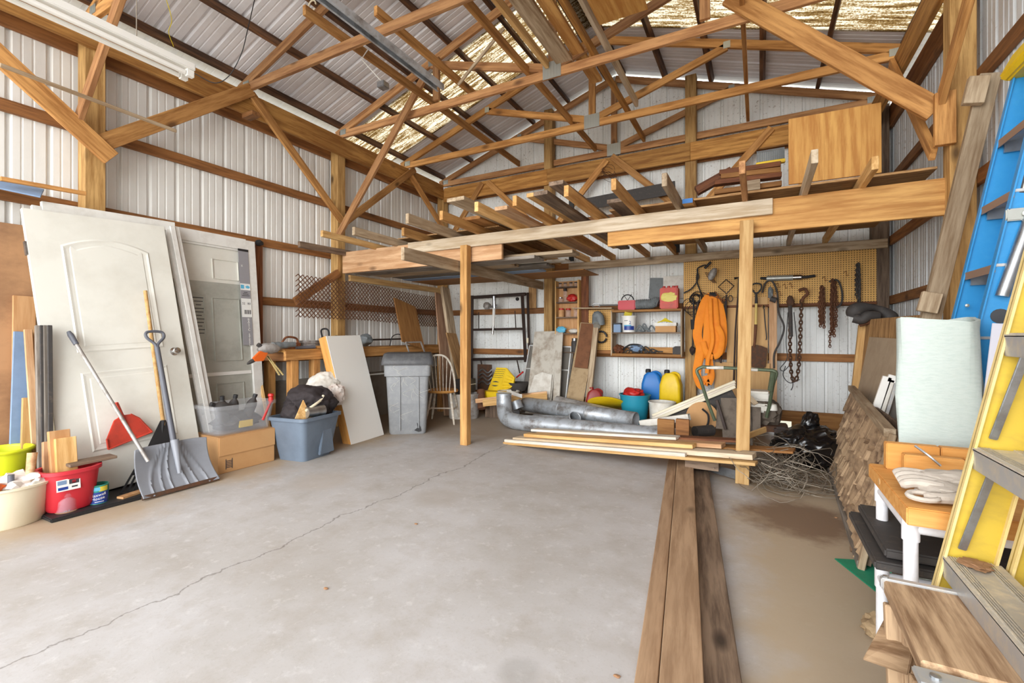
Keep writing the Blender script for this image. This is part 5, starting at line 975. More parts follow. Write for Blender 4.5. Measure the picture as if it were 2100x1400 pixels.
t=E('yellow_crate','low yellow plastic block with worn black print under the yellow ramp','ramp',P(1005,835,Y=5.8)); q=P(1011,818,Y=5.75); MB().box((q.x,5.85,.30),(.42,.2,.16)).build('block_body','yellow',t,bev=.012); g=MB(); [g.box((q.x-.10+.022*k+(.02 if k>3 else 0),5.749,.245),(.014-.004*(k%2),.003,.035-.008*(k%3))) for k in range(9)]; g.build('worn_print','print_dark',t); bd('stand',(q.x,5.85,0),(q.x,5.85,.22),.3,.15,'weather_dark',t,wd=(1,0,0))
T(MB().box((P(994,770,Y=6.25).x,6.25,.37),(.26,.02,.74)).build('dark_sheet','rust_dark'),'dark rusty plate behind the yellow ramp','plate'); g=MB()
for k in range(4): g.tube(spl([P(982,762+8*k,Y=6.22),P(990,757+8*k,Y=6.2),P(1000,764+8*k,Y=6.2),P(1009,757+8*k,Y=6.22)],5),.012,6)
T(g.build('tire_chain','steel',smooth=True),'wavy steel chain hung on the dark rusty plate','chain'); T(MB().tube([P(986,800,Y=5.7),P(988,838,Y=5.6)],.06,10).build('brown_tin','rust',smooth=True),'rusty brown tube standing left of the yellow block','tube')
T(MB().lathe([(.12,0),(.16,.12),(.15,.12),(.11,.01),(0,.01)],20).build('black_pan','black_dusty',M=Mx.Translation(P(1062,800,Y=6.1)),smooth=True),'black shallow pan right of the yellow ramp','pan'); T(MB().tube([P(1059,774,Y=6.2),P(1073,762,Y=6.2)],.012,6).build('red_lever','red_lid'),'short red handle leaning right of the yellow ramp','handle')
T(bd('white_lath',P(1040,803,Y=5.8),P(1070,812,Y=5.6),.05,.015,'white'),'short white lath by the yellow block','board')
for a,b,w,mt,lb in (((975,822),(1122,806),.06,'pine_pink','pale thin board lying over the ducts toward the weathered panel'),((990,826),(1122,812),.10,'pine','wider pale board lying under the thin board at the ducts')): T(bd('loose_board',P(*a,Y=5.45),P(*b,Y=5.95),w,.02,mt),lb,'board')
# ducts
def duct(label,pts,r,seams=(),openend=None,mat='galv',nm='duct'):
    t=E(nm,label,'duct',pts[0]); n=18; MB().tube(spl(pts,6) if len(pts)>2 else pts,r,n,cap=openend is None).build('duct_wall',mat,t,smooth=True,wsolid=.004 if openend else 0)
    for s in seams:
        a,b=V(pts[0]),V(pts[-1]); p=a+(b-a)*s; d=(b-a).normalized(); MB().tube([p-d*.012,p-d*.006,p+d*.006,p+d*.012],[r*1.0,r*1.06,r*1.06,r*1.0],n).build('seam_ring',mat,t,smooth=True)
    return t
t=duct('longest galvanized duct along the front of the pile, elbow at its left end',[V((-3.0,5.36,.42)),V((-2.98,5.33,.26)),V((-2.90,5.25,.14)),V((-2.72,5.20,.10)),V((-2.3,5.19,.10)),V((-1.6,5.19,.10)),V((-.70,5.20,.10))],.098,openend=True)
for s in (0,): MB().tube([V((-3.0,5.36,.40)),V((-3.0,5.36,.43))],.103,18).build('seam_ring','galv',t,smooth=True)
duct('short galvanized duct with an open end resting on the longest duct',[V((-2.60,5.46,.09)),V((-2.10,5.40,.12)),V((-1.98,5.33,.20))],.075,openend=True)
duct('upper galvanized duct with a raised seam lying across the pile',[P(1076,828,Y=5.80),P(1304,862,Y=5.46)],.098,(.36,.61),True); duct('dusty pale duct at the back of the pile',[P(1142,822,Y=5.95),P(1288,856,Y=5.74)],.075,(),None,'galv_dusty'); T(bd('wall_strip',P(1092,632,Y=6.63),P(1092,588,Y=6.63),.13,.015,'osb',wd=(1,0,0)),'short particle board strip on the back wall right of the steel rack','board')
t=E('boot_fitting','square galvanized boot fitting at the left of the duct pile','duct',P(1048,850,Y=5.5)); MB().tube([P(1056,822,Y=5.6),P(1062,838,Y=5.6)],.085,16).build('round_collar','galv',t,smooth=True); MB().box(P(1043,846,Y=5.5),(.26,.16,.07)).build('square_box','galv',t,bev=.008)
a,b=P(1314,868,Y=5.34),P(1414,855,Y=5.24); t=E('downspout','white square downspout length lying on the pile, open end right','downspout',a); g=MB(); d=(b-a).normalized(); s=d.cross(Z_).normalized(); up=s.cross(d); R=lambda p,w: [p+s*w*i+up*w*j for i,j in ((1,1),(-1,1),(-1,-1),(1,-1))]; g.loft([R(b,.03),R(b,.036),R(a,.036),R(a,.03)],False,False); g.build('spout_wall','white_dirty',t,bev=.002)
T(MB().box((-.86,5.03,.16),(.17,.05,.32)).build('brown_block','brown_ply',bev=.004),'brown board end standing left under the trim boards','board'); T(MB().box((-.69,5.0,.17),(.13,.05,.34)).build('brown_block','girt',bev=.004),'second brown board end standing right under the trim boards','board')
# buckets and cans at the back
t=handle_less_tub('teal_basin','teal plastic basin holding a red bag','basin',V((-1.42,6.02,0)),.14,.19,.44,'teal'); T(MB().blob((-1.44,6.02,.45),(.13,.11,.07),3,.3,2.5,2).build('red_sack','red_lid',smooth=True),'crumpled red and clear bag in the teal basin','bag'); handle_less_tub('white_pail','white pail right of the teal basin','pail',V((-1.06,5.92,0)),.14,.155,.38,'white_dirty')
T(MB().lathe([(0,.03),(.15,.03),(.2,.015),(.215,0),(.2,-.01),(0,-.01)],28,M=Euler((-.5,.0,.2)).to_matrix().to_4x4(),sx=1.15).build('tote_cover','yellow',M=Mx.Translation((-1.77,5.92,.31)),smooth=True),'round yellow lid lying tilted left of the teal basin','lid')
def jerry(nm,label,c,rz,mat,red=False,s=1):
    t=E(nm,label,'fuel can',c,rz); R=lambda w,d,z,o=0: [V((a*s,(b+o)*s,z*s)) for a,b in rrect(w,d,.04)]
    g=MB(); g.loft([R(.25,.16,0),R(.27,.18,.02),R(.26,.17,.22),R(.20,.15,.33),R(.12,.12,.37)]); g.build('can_body',mat,t,local=True,smooth=True); MB().tube(spl([V((.10*s,0,.28*s)),V((.10*s,0,.345*s)),V((.05*s,0,.375*s)),V((-.01*s,0,.36*s))],5),.016*s,8).build('handle',mat,t,local=True,smooth=True); MB().lathe([(.035*s,.36*s),(.035*s,.40*s),(.025*s,.41*s),(0,.41*s)],14).build('cap','black' if not red else mat,t,local=True,M=Mx.Translation((-.05*s,0,0)),smooth=True); return t
T(bd('low_stand',(-1.45,6.38,.30),(-.95,6.38,.30),.22,.04,'weather_dark',wd=(0,1,0)),'low dusty board carrying the blue and yellow cans','stand'); [T(bd('stand_leg',(x,6.38,0),(x,6.38,.28),.2,.05,'weather_dark',wd=(0,1,0)),l,'block') for x,l in ((-1.4,'left block under the board of the fuel cans'),(-1.0,'right block under the board of the fuel cans'))]
jerry('blue_can','blue plastic fuel can at the back wall',V((-1.27,6.38,.32)),.1,'blue_can',s=1.04); jerry('yellow_can','yellow plastic fuel can right of the blue one',V((-1.02,6.34,.32)),-.1,'yellow',s=1.04); jerry('red_can','dark red plastic fuel can beside the leaning boards',V((-2.0,6.15,.1)),.3,'deep_red',True,.95)
# cream tracks bundle
t=E('track_bundle','bundle of cream window tracks on a dark panel leaning up to the tube handled machine','bundle',P(1345,850,Y=5.7))
for k,(dv,mt) in enumerate(((0,'cream'),(5,'rim_white'),(10,'cream'))): bd('track',P(1338,852+dv,Y=5.75-.04*k),P(1508,782+dv,Y=5.75-.04*k),.035,.03,mt,t)
bd('dark_panel',P(1352,872,Y=5.72),P(1508,812,Y=5.72),.20,.02,'black_dusty',t)
T(MB().tube([P(1425,885,Y=5.3),P(1460,882,Y=5.45)],.06,14).build('ribbed_hose','black_dusty',smooth=False),'stub of black ribbed hose behind the trim boards','hose'); T(MB().lathe([(.0,0),(.17,0),(.17,.02),(0,.02)],28,M=Mx.Rotation(1.4,4,'X')).build('cardboard_disc','cardboard',M=Mx.Translation(P(1440,855,Y=5.6))),'round tan cardboard tube end behind the trim boards','disc'); T(MB().tube(spl([P(1440,838,Y=5.5),P(1452,850,Y=5.5),P(1452,868,Y=5.5),P(1444,880,Y=5.5)],5),.012,6).build('belt_piece','black'),'short bent black belt behind the trim boards','belt')
# tiller / edger machine
mp=V((-.05,5.55,0)); t=E('garden_tiller','old walk behind tiller with a green tube handle and white engine','tiller',mp)
H=lambda u,v,y: P(u,v,Y=y)
MB().tube(spl([H(1466,862,5.35),H(1450,820,5.3),H(1437,780,5.25),H(1429,760,5.25),H(1440,752,5.25)],6)+spl([H(1440,752,5.25),H(1510,755,5.25),H(1580,759,5.25)],3)+spl([H(1585,759,5.25),H(1592,766,5.25),H(1585,790,5.3),H(1578,830,5.4),H(1572,855,5.45)],6),.017,9).build('tube_handle','green_paint',t,smooth=True)
MB().tube([H(1586,762,5.24),H(1580,800,5.3)],.026,9).build('side_tube','green_paint',t,smooth=True); MB().tube([H(1449,753,5.25),H(1484,754,5.25)],.0185,9).build('grip_tape','white_dirty',t); MB().tube([H(1538,757,5.25),H(1554,758,5.25)],.0185,9).build('grip_tape','white_dirty',t)
MB().box((-.03,5.62,.56),(.28,.26,.10)).build('engine_shroud','white_dirty',t,bev=.02); MB().box((-.06,5.55,.44),(.32,.2,.09)).build('fuel_tank','white_dirty',t,bev=.02); MB().blob((.06,5.6,.38),(.16,.14,.16),3,.3,3,3).build('engine_block','engine_dirt',t,smooth=False); MB().lathe([(0,.04),(.035,.03),(.045,-.03),(0,-.04)],14).build('air_filter','white_dirty',t,M=Mx.Translation((.13,5.45,.46)),smooth=True)
slab('side_plate',H(1468,880,5.35),H(1560,885,5.35),H(1470,830,5.45),.02,'engine_dirt',t); bd('frame_bar',H(1470,820,5.32),H(1488,880,5.3),.03,.02,'dark_steel',t); slab('guard',V((-.33,5.3,.05)),V((-.05,5.3,.03)),V((-.36,5.4,.55)),.015,'engine_dirt',t); MB().box((.06,5.6,.23),(.42,.3,.06)).build('deck','rust_dark',t,bev=.01)
for x,yy in ((.28,5.45),(-.25,5.75)): MB().lathe([(.10,-.03),(.13,-.025),(.13,.025),(.10,.03)],22,M=Mx.Rotation(math.pi/2,4,'Y')).build('wheel','engine_dirt',t,M=Mx.Translation((x,yy,.13)))
for k in range(4): MB().box((-.1,5.4,.15),(.03,.05,.3),Euler((.7*k,0,0)).to_matrix()).build('tine','rust_dark',t)
MB().box((.20,5.42,.16),(.12,.08,.22)).build('gear_case','dark_steel',t,bev=.02)
T(slab('gray_flap',V((-.06,5.25,.52)),V((.02,5.25,.50)),V((-.22,5.35,.68)),.015,'weather'),'pale strip of bent metal behind the tube handle','strip')
# ================================================================ FLOOR PILE
# two long timbers and a lath
d=V((-.137,1.061,0)).normalized(); s=V((d.y,-d.x,0))
def timber(u,v,off,L,w,h,mat,label,z=0):
    a=FP(u,v)-d*.75; a+=s*off; return T(bd('floor_timber',a+V((0,0,z+h/2)),a+d*L+V((0,0,z+h/2)),w,h,mat,wd=s),label,'timber')
timber(1308,1400,.03,3.7,.075,.035,'timber','narrow grey brown lath lying along the left of the floor timbers'); timber(1308,1400,.142,3.9,.135,.09,'timber','main long floor timber running toward the back wall'); timber(1308,1400,.27,3.7,.12,.05,'weather_dark','lower dark floor timber along the right of the main one')
# trim stack across the timbers
A0,B0=V((-2.50,4.50,.03)),V((-.02,3.98,.25)); dd=(B0-A0).normalized(); nn=V((-dd.y,dd.x,0)).normalized()
def trim(s0,s1,off,lift,w,h,mat,label,tilt=0):
    a=A0+dd*s0+nn*off+V((0,0,lift)); b=A0+dd*s1+nn*(off+tilt)+V((0,0,lift)); return T(bd('trim_board',a,b,w,h,mat,wd=nn),label,'board')
trim(.0,2.55,.0,-.028,.09,.025,'pine','lowest pine board at the front edge of the floor trim stack'); trim(.02,2.02,-.02,.0,.05,.03,'rim_white','narrow white moulding at the front of the floor trim stack, broken end right'); trim(.1,2.52,.07,.012,.13,.04,'pale','long whitish board in the middle of the floor trim stack'); trim(.22,2.05,.10,.055,.10,.035,'pine','pine board on top of the floor trim stack, square end right')
trim(.28,2.25,.22,.05,.13,.035,'pine_pink','pinkish board at the back of the floor trim stack'); trim(.20,1.85,.26,.085,.11,.025,'rim_white','topmost whitish pink board of the floor trim stack'); trim(1.6,2.4,.34,.075,.12,.02,'stained','reddish brown board at the back right of the trim stack')
trim(2.0,2.75,.30,.02,.16,.02,'brown_ply','wide splintered brown board at the right of the trim stack',.03); T(bd('splinter_board',P(1530,895,Y=4.45),P(1570,880,Y=4.7),.05,.02,'pine'),'short splintered pine piece poking up right of the trim stack','board'); T(bd('red_brown_block',P(1516,912,Y=4.25),P(1524,885,Y=4.5),.05,.04,'girt'),'reddish block leaning at the right prop in the trim stack','block')
T(MB().box(V((-.42,4.22,.12)),(.26,.2,.07)).build('spacer_block','weather_dark'),'dark spacer block between the trim stack and the floor timbers','block')
T(bd('angle_iron',P(1428,951,Z=.06),P(1534,980,Z=.045),.075,.006,'steel',wd=(0,0,1)),'galvanized angle strip lying in front of the right prop','angle strip')
# wire tangle
g=MB(); rr=random.Random(21); wc=V((.14,4.36,.15))
for k in range(80):
    c=wc+V((rr.gauss(0,.14),rr.gauss(0,.16),rr.gauss(0,.06))); r=rr.uniform(.10,.25); n1=V((rr.gauss(0,.8),rr.gauss(0,.8),1)).normalized(); ux=n1.orthogonal().normalized(); uy=n1.cross(ux); a0=rr.random()*6; pts=arc(c,r,a0,a0+rr.uniform(3,6.5),14,ux,uy)
    for p in pts: p.z=max(.006,p.z*.8+rr.gauss(0,.008)); 
    g.tube(pts,.0027,4)
for k in range(10):
    a=wc+V((rr.gauss(0,.1),rr.gauss(-.1,.1),-.1)); ang=rr.uniform(-1.9,.3); g.tube(spl([a,a+V((math.cos(ang)*.25,math.sin(ang)*.25,-.02)),a+V((math.cos(ang+.5)*.42,math.sin(ang+.5)*.38,-.02)),a+V((math.cos(ang+1)*.45,math.sin(ang+1)*.36,.0))],5),.003,4)
for p in g.v: p.z=max(.003,p.z)
T(g.build('wire_tangle','wire'),'tangled heap of rusty fence wire on the floor right of the prop','wire')
# black bag
bc=V((.46,5.02,.0)); g=MB(); g.blob(bc+V((-.05,0,.17)),(.30,.27,.20),5,.2,2.2,5); g.blob(bc+V((-.04,.12,.36)),(.07,.07,.11),4,.2,2,2); g.blob(bc+V((.22,-.02,.27)),(.14,.10,.08),4,.2,2,9)
for p in g.v:
    f=.02-abs(NZ.noise(p*6))*.055-abs(NZ.noise(p*14+V((3,1,2))))*.016; p.z=max(.004,p.z+f); p.x+=f
T(g.build('garbage_bag','black_bag',smooth=True),'black plastic garbage bag slumped on the floor by the shingle panel','bag')
# ================================================================ RIGHT SIDE
# shingle panel
a0,b0,a1,b1=V((.575,5.02,0)),V((.48,2.92,0)),V((.753,5.0,.73)),V((.615,2.95,.70))
t=E('shingle_mat','long panel of rough split shingles leaning on its side along the right','panel',(a0+b0)/2)
slab('backing_board',b0+V((.03,0,0)),a0+V((.03,0,0)),b1+V((.03,0,0)),.02,'weather_dark',t,TR=a1+V((.03,0,0)))
ux=(b0-a0); Lp=ux.length; ux.normalize(); uy=((a1+b1)-(a0+b0))/2; Hp=uy.length; uy=(uy-ux*uy.dot(ux)).normalized(); un=uy.cross(ux)
if un.x>0: un=-un
rr=random.Random(17)
for r in range(5):
    s=0; h0=.035+r*.135
    while s<Lp-.05:
        w=rr.uniform(.12,.34); w=min(w,Lp-s); tt=rr.uniform(.016,.03); rg=.05
        p=a0+ux*(s+w/2)+uy*(h0+.07+rr.uniform(-.012,.012))+un*(-.01+.018)
        me=bpy.data.meshes.new('s'); k=5; vs=[]; fs=[]
        for i in range(k+1):
            q=-w/2+.003+(w-.006)*i/k; lo=-.092+rr.uniform(-rg,rg)*.6; hi=.085
            vs+=[(hi,q,0),(lo,q,.014+rr.uniform(0,.022)),(lo,q,-.004),(hi,q,-.008)]
        for i in range(k): 
            for j in range(4): fs.append((4*i+j,4*i+(j+1)%4,4*i+4+(j+1)%4,4*i+4+j))
        fs+=[(0,1,2,3),(4*k+3,4*k+2,4*k+1,4*k)]; me.from_pydata(vs,[],fs)
        bm=bmesh.new(); bm.from_mesh(me); bmesh.ops.recalc_face_normals(bm,faces=bm.faces); bm.to_mesh(me); bm.free()
        link('shingle',me,'bark',t,frame(p,uy,ux if uy.cross(ux).dot(un)>0 else -ux,un)); s+=w
bd('top_rail',a1+un*.03,b1+un*.03,.045,.05,'weather',t); bd('bottom_rail',a0+un*.02+uy*.02,b0+un*.02+uy*.02,.04,.04,'grey_board',t); bd('end_rail',b0+un*.02,b1+un*.02,.04,.03,'weather',t,wd=ux)
# boards behind
T(slab('osb_board',(.80,5.50,0),(.90,4.2,0),(.91,5.50,1.31),.018,'osb',TR=(1.01,4.2,1.39)),'large particle board sheet leaning on the right wall behind the thick post','board')
T(bd('yellow_stud',(.77,5.53,0),(.885,5.53,1.30),.05,.06,'pine',wd=(0,1,0)),'yellowish stud standing at the left edge of the particle board sheet','board')
T(slab('tan_sheet',(.70,5.32,0),(.74,4.1,0),(.90,5.30,1.19),.012,'tan_card',TR=(.94,4.1,1.17)),'dusty tan cardboard sheet leaning in front of the particle board','sheet')
t=E('tire_tube','deflated black inner tube draped on top of the particle board sheet','inner tube',P(1785,655,Y=5.45)); MB().tube(spl([P(1748,650,Y=5.42),P(1755,636,Y=5.42),P(1778,630,Y=5.44),P(1803,634,Y=5.48),P(1822,648,Y=5.5),P(1824,656,Y=5.5)],6),[.05+.02*math.sin(i*.3) for i in range(31)],12).build('tube_upper','black_dusty',t,smooth=True); MB().tube(spl([P(1750,652,Y=5.38),P(1768,655,Y=5.37),P(1780,647,Y=5.37),P(1800,648,Y=5.4)],6),.045,12).build('tube_lower','black_dusty',t,smooth=True)
T(MB().tube([P(1762,666,Y=5.4),P(1785,656,Y=5.4)],[.02,.035],8).build('rusty_latch','rust'),'rusty metal part under the deflated inner tube','part')
t=E('window_unit','white window sash leaning between the tan sheet and the foam roll','window sash',P(1810,900,Y=3.9)); Yw=3.9
for a,b,w,mt in (((1820,772),(1780,890),.05,'white'),((1829,778),(1792,892),.03,'white_dirty'),((1820,774),(1850,782),.05,'white'),((1838,784),(1805,890),.02,'alu')): bd('sash_bar',P(*a,Y=Yw),P(*b,Y=Yw),w,.03,mt,t,wd=(1,0,0))
slab('sash_screen',P(1800,890,Y=Yw+.03),P(1850,895,Y=Yw+.03),P(1834,786,Y=Yw+.03),.004,'screen',t)
# foam roll
t=E('foam_roll','large roll of pale green grey foam sheet standing by the ladders','foam roll',(.655,2.52,0)); g=MB(); n=60; rings=[]
cxx,cyy=.655,2.52
def fr(i,k,o):
    a=-2.3+2*math.pi*1.6*i/n; r=.20-.03*i/n+o; r*=1+.05*math.sin(3*a+1+k*2)*(1-k*.5)+.045*math.sin(7*a+k*9)
    ca,sa=math.cos(a),math.sin(a); ca=math.copysign(abs(ca)**.6,ca); sa=math.copysign(abs(sa)**.6,sa); ca,sa=ca*.92+sa*.25,sa*.95-ca*.2
    return V((cxx+r*ca*.70,cyy+r*sa*.56,1.265*k+(.012*math.sin(a*2) if k>.9 else 0)))
KS=[0,.25,.42,.58,.75,1.0]; vs=[];fs=[]
for i in range(n+1):
    for o in (0,-.016):
        for k in KS: vs.append(fr(i,k,o+.018*math.sin(k*7+i*.25)))
m=len(KS)
for i in range(n):
    for k in range(m-1):
        a=i*2*m+k; b=(i+1)*2*m+k; fs+=[(a,b,b+1,a+1),(a+m+1,b+m+1,b+m,a+m)]
    a=i*2*m; b=(i+1)*2*m; fs+=[(a+m-1,b+m-1,b+2*m-1,a+2*m-1),(a+m,b+m,b,a)]
fs+=[tuple([k for k in range(m)]+[2*m-1-k for k in range(m)])]
g.add(vs,fs).build('foam_sheet','foam',t,smooth=True)
T(slab('lilac_foam',(.66,2.36,0),(.86,2.30,0),(.80,2.46,1.24),.02,'foam_lilac',TR=(1.0,2.40,1.24)),'lilac grey foam panel standing behind the yellow ladder','panel')
# weathered board against the post
wa,wb_=V((.74,3.92,0)),P(2030,152,Y=3.93); T(bd('weathered_plank',wa,wb_,.10,.045,'weather',wd=(1,0,0)),'long weathered plank leaning against the thick right post','board')
for (u0,v0,u1,v1,lb) in ((1994,214,2008,158,'weathered block fixed at the top of the leaning plank'),(1900,640,1912,600,'weathered block fixed near the bottom of the leaning plank')): T(bd('plank_block',P(u0,v0,Y=3.86),P(u1,v1,Y=3.86),.10,.05,'weather',wd=(1,0,0)),lb,'block')
T(slab('wall_plywood_sheet',(1.29,3.75,1.3),(1.29,3.1,1.3),(1.30,3.75,2.15),.012,'ply_bright'),'amber plywood piece on the right wall behind the blue ladder','plywood')
# ladders
def rail(t,a,b,mat,edge,w=.10,nm='rail'):
    x,y,z=axes(V(b)-V(a),V((1,0,0))); L=(V(b)-V(a)).length; M=frame((V(a)+V(b))/2,x,y,z); g=MB(); g.box((0,0,0),(L,.006,w)); r=g.build(nm,mat,t,M=M)
    for s in (-1,1): MB().box((0,.0,s*(w/2-.003)),(L,.034,.006)).build('rail_flange',edge,r,local=True,bev=.0015)
    return r
t=E('blue_ladder','blue fibreglass stepladder leaning folded on the right wall','ladder',(.6,2.74,0)); SX=.188
bx_=lambda z: .575+SX*z
for yy in (2.93,2.62): rail(t,(bx_(0)+.05,yy,0),(bx_(2.38)+.05,yy,2.38),'blue_ladder','blue_ladder'); 
for yy in (2.89,2.66): rail(t,(bx_(0)+.17,yy,.05),(bx_(2.3)+.15,yy,2.3),'blue_ladder','blue_ladder',.07,'rear_rail')
for k in range(7):
    z=.29+.3*k; MB().box((bx_(z)+.045,2.775,z),(.085,.325,.012)).build('step','alu',t,bev=.002); MB().box((bx_(z)+.003,2.775,z-.012),(.004,.325,.034)).build('step_edge','step_brown' if k>2 else 'alu',t); 
    for yy in (2.915,2.638): MB().box((bx_(z)+.05,yy,z-.03),(.06,.012,.05)).build('step_bracket','steel',t)
zt=2.40; MB().loft([[V((bx_(zt)-.02,2.53,zt-.03)),V((bx_(zt)+.22,2.53,zt-.03)),V((bx_(zt)+.22,2.95,zt-.03)),V((bx_(zt)-.02,2.95,zt-.03))],[V((bx_(zt)-.04,2.51,zt)),V((bx_(zt)+.24,2.51,zt)),V((bx_(zt)+.24,2.97,zt)),V((bx_(zt)-.04,2.97,zt))],[V((bx_(zt)-.0,2.54,zt+.09)),V((bx_(zt)+.2,2.54,zt+.09)),V((bx_(zt)+.2,2.94,zt+.09)),V((bx_(zt)-.0,2.94,zt+.09))]]).build('top_cap','yellow',t,bev=.008)
MB().tube(arc((bx_(zt)-.021,2.74,zt+.045),.03,0,6.28,14,Y_,Z_)[:-1],.004,5,closed=True).build('cap_emblem','green_paint',t)
# label, bracket and spreader on the near rail
zl=1.98; Ml=Mx.Translation((bx_(zl)+.058,2.616,zl))@Mx.Rotation(math.pi/2,4,'X')@Mx.Rotation(-.186,4,'Z'); MB().box((0,0,0),(.07,.42,.001)).build('warning_label','print_dark',t,M=Ml)
for k in range(6): MB().box((-.004,-.17+.066*k,.001),(.05,.045,.001)).build('label_block','white_dirty',t,M=Ml); MB().box((-.004,-.175+.066*k,.0017),(.03,.012,.0006)).build('label_mark','print_dark',t,M=Ml)
for yy,nm in ((2.60,'spreader_tube'),): MB().tube([(bx_(1.68)+.07,yy,1.68),(bx_(1.36)+.045,yy,1.36)],.022,10).build(nm,'steel',t,smooth=True); MB().box((bx_(1.69)+.075,yy+.005,1.69),(.16,.012,.05)).build('bracket_plate','plate',t,bev=.004); MB().lathe([(.012,0),(.012,.01),(0,.014)],10,M=Mx.Rotation(math.pi/2,4,'X')).build('rivet','plate',t,M=Mx.Translation((bx_(1.69)+.05,yy-.002,1.69)))
MB().tube([(bx_(1.75)+.1,2.8,1.75),(bx_(1.3)+.09,2.8,1.30)],.008,6).build('spreader_rod','steel',t); MB().lathe([(.03,0),(.03,.003),(0,.004)],16,M=Mx.Rotation(math.pi/2,4,'X')).build('oval_sticker','print_dark',t,M=Mx.Translation((bx_(1.28)+.06,2.616,1.28)),smooth=True)
for yy in (2.895,): MB().lathe([(.008,0),(.008,.006),(0,.008)],10,M=Mx.Rotation(math.pi/2,4,'X')).build('rivet','plate',t,M=Mx.Translation((bx_(1.34)+.03,yy,1.34)))
t=E('yellow_ladder','worn yellow fibreglass stepladder folded at the right edge, nearest','ladder',(.4,1.42,0)); yx=lambda z:.322+.2*z
for yy in (1.66,1.17): rail(t,(yx(0)+.052,yy,0),(yx(1.86)+.052,yy,1.86),'yellow_ladder','cream_edge',.105)
for yy in (1.63,1.20): rail(t,(yx(0)+.172,yy,.03),(yx(1.8)+.165,yy,1.8),'yellow_ladder','cream_edge',.09,'rear_rail')
for k in range(6):
    z=.3+.3*k; x=yx(z); s=MB().box((x+.055,1.415,z),(.115,.47,.006)).build('step','shelf_tread',t)
    for q in range(9): MB().box((x+.006+.0055*(q%5)+(.07 if q>4 else 0),1.415,z+.0045),(.0028,.466,.004)).build('tread_rib','shelf_tread',s)
    MB().box((x+.0,1.415,z-.026),(.005,.47,.055)).build('step_front','alu',t,bev=.002); MB().box((x+.113,1.415,z-.02),(.004,.47,.04)).build('step_back','alu',t)
    if k in (1,2,3):
        for yy,dy in ((1.60,.045),(1.30,-.1)): MB().bar((x+.02,yy,z-.045),(x-.035+.01,yy+dy,z-.27),.018,.006,(1,0,0)).build('step_brace','steel',t,bev=.002)
MB().blob((yx(.6)+.05,1.61,.61),(.03,.035,.005),3,.5,3,2).build('dry_leaf_bit','leaf'); T(bpy.data.objects['dry_leaf_bit'],'dry brown leaf lying on the ribbed step of the yellow ladder','leaf')
# pvc table
t=E('pvc_table','small table of white pipe with a thick golden wooden top','table',(.66,2.05,0)); ph=.635; x0,x1,y0,y1=.42,.92,1.86,2.24; r=.019
for x in (x0,x1):
    for y in (y0,y1):
        lg=MB().tube([(x,y,0),(x,y,ph-.03)],r,14).build('leg','pvc',t,smooth=True)
        for z in (.60,.27): MB().tube([(x,y,z-.04),(x,y,z+.04)],r*1.22,14).build('pipe_fitting','pvc',lg,smooth=True)
for z in (.60,.27):
    for x in (x0,x1): MB().tube([(x,y0,z),(x,y1,z)],r*.95,14).build('side_pipe','pvc',t,smooth=True)
    for y in (y0,y1): MB().tube([(x0,y,z),(x1,y,z)],r*.95,14).build('cross_pipe','pvc',t,smooth=True)
tp=[P(1786,950,Z=.69),P(1856,1038,Z=.69),P(1990,1062,Z=.69)]; tx0=.39; MB().box(((tx0+.98)/2,2.04,.66),(.98-tx0,.54,.055)).build('table_top','gold',t,bev=.004)
MB().tube([(tx0-.002,2.12,.665),(tx0+.02,2.12,.665)],.012,12).build('wood_plug','mdf',t)
for k,(u,v,yy,xx0,h,lb) in enumerate(((0,0,2.255,.43,.10,'longer golden wood block at the back of the pipe table'),(0,0,2.19,.47,.075,'shorter golden wood block in front of the longer one on the pipe table'))):
    w=E('wood_block',lb,'block',(xx0,yy,.6885)); xs=xx0
    for j,L in enumerate(((.16,.1,.2) if k==0 else (.17,.12,.14))): MB().box((xs+L/2,yy,.6885+h/2),(L-.003,.045,h)).build('block_piece','gold',w,bev=.003); xs+=L
T(MB().tube(spl([(.50,2.16,.80),(.53,2.13,.775),(.56,2.12,.745)],5),.004,6).build('metal_rod','steel'),'thin bent rod lying over the golden wood blocks','rod')
# gloves
t=E('work_gloves','pair of dirty white cotton gloves on the pipe table','gloves',(.60,1.93,.69)); q=V((.535,1.92,.715))
MB().blob(q,(.10,.075,.028),4,.2,2.5,3).build('glove_palm','cloth_glove',t,smooth=True); MB().blob(q+V((.03,.05,.02)),(.11,.06,.03),4,.2,2.5,8).build('glove_palm','cloth_glove',t,smooth=True)
for k in range(4): MB().tube(spl([q+V((-.03+.02*k,-.03+.03*k,.012)),q+V((-.09,-.02+.03*k,.015+.004*k)),q+V((-.13,-.01+.028*k,.002+.004*k))],5),[.016]*5+[.015]*5+[.01],9).build('finger','cloth_glove',t,smooth=True)
MB().tube(spl([q+V((.02,-.06,.0)),q+V((-.04,-.09,-.004)),q+V((-.09,-.085,-.008))],5),[.018]*5+[.016]*5+[.012],9).build('thumb','cloth_glove',t,smooth=True); MB().tube(arc(q+V((-.095,-.10,-.003)),.026,0,6.28,14,X_*1.4,Y_*.8+Z_*.2)[:-1],.008,6,closed=True).build('cuff_hem','cloth_glove',t,smooth=True)
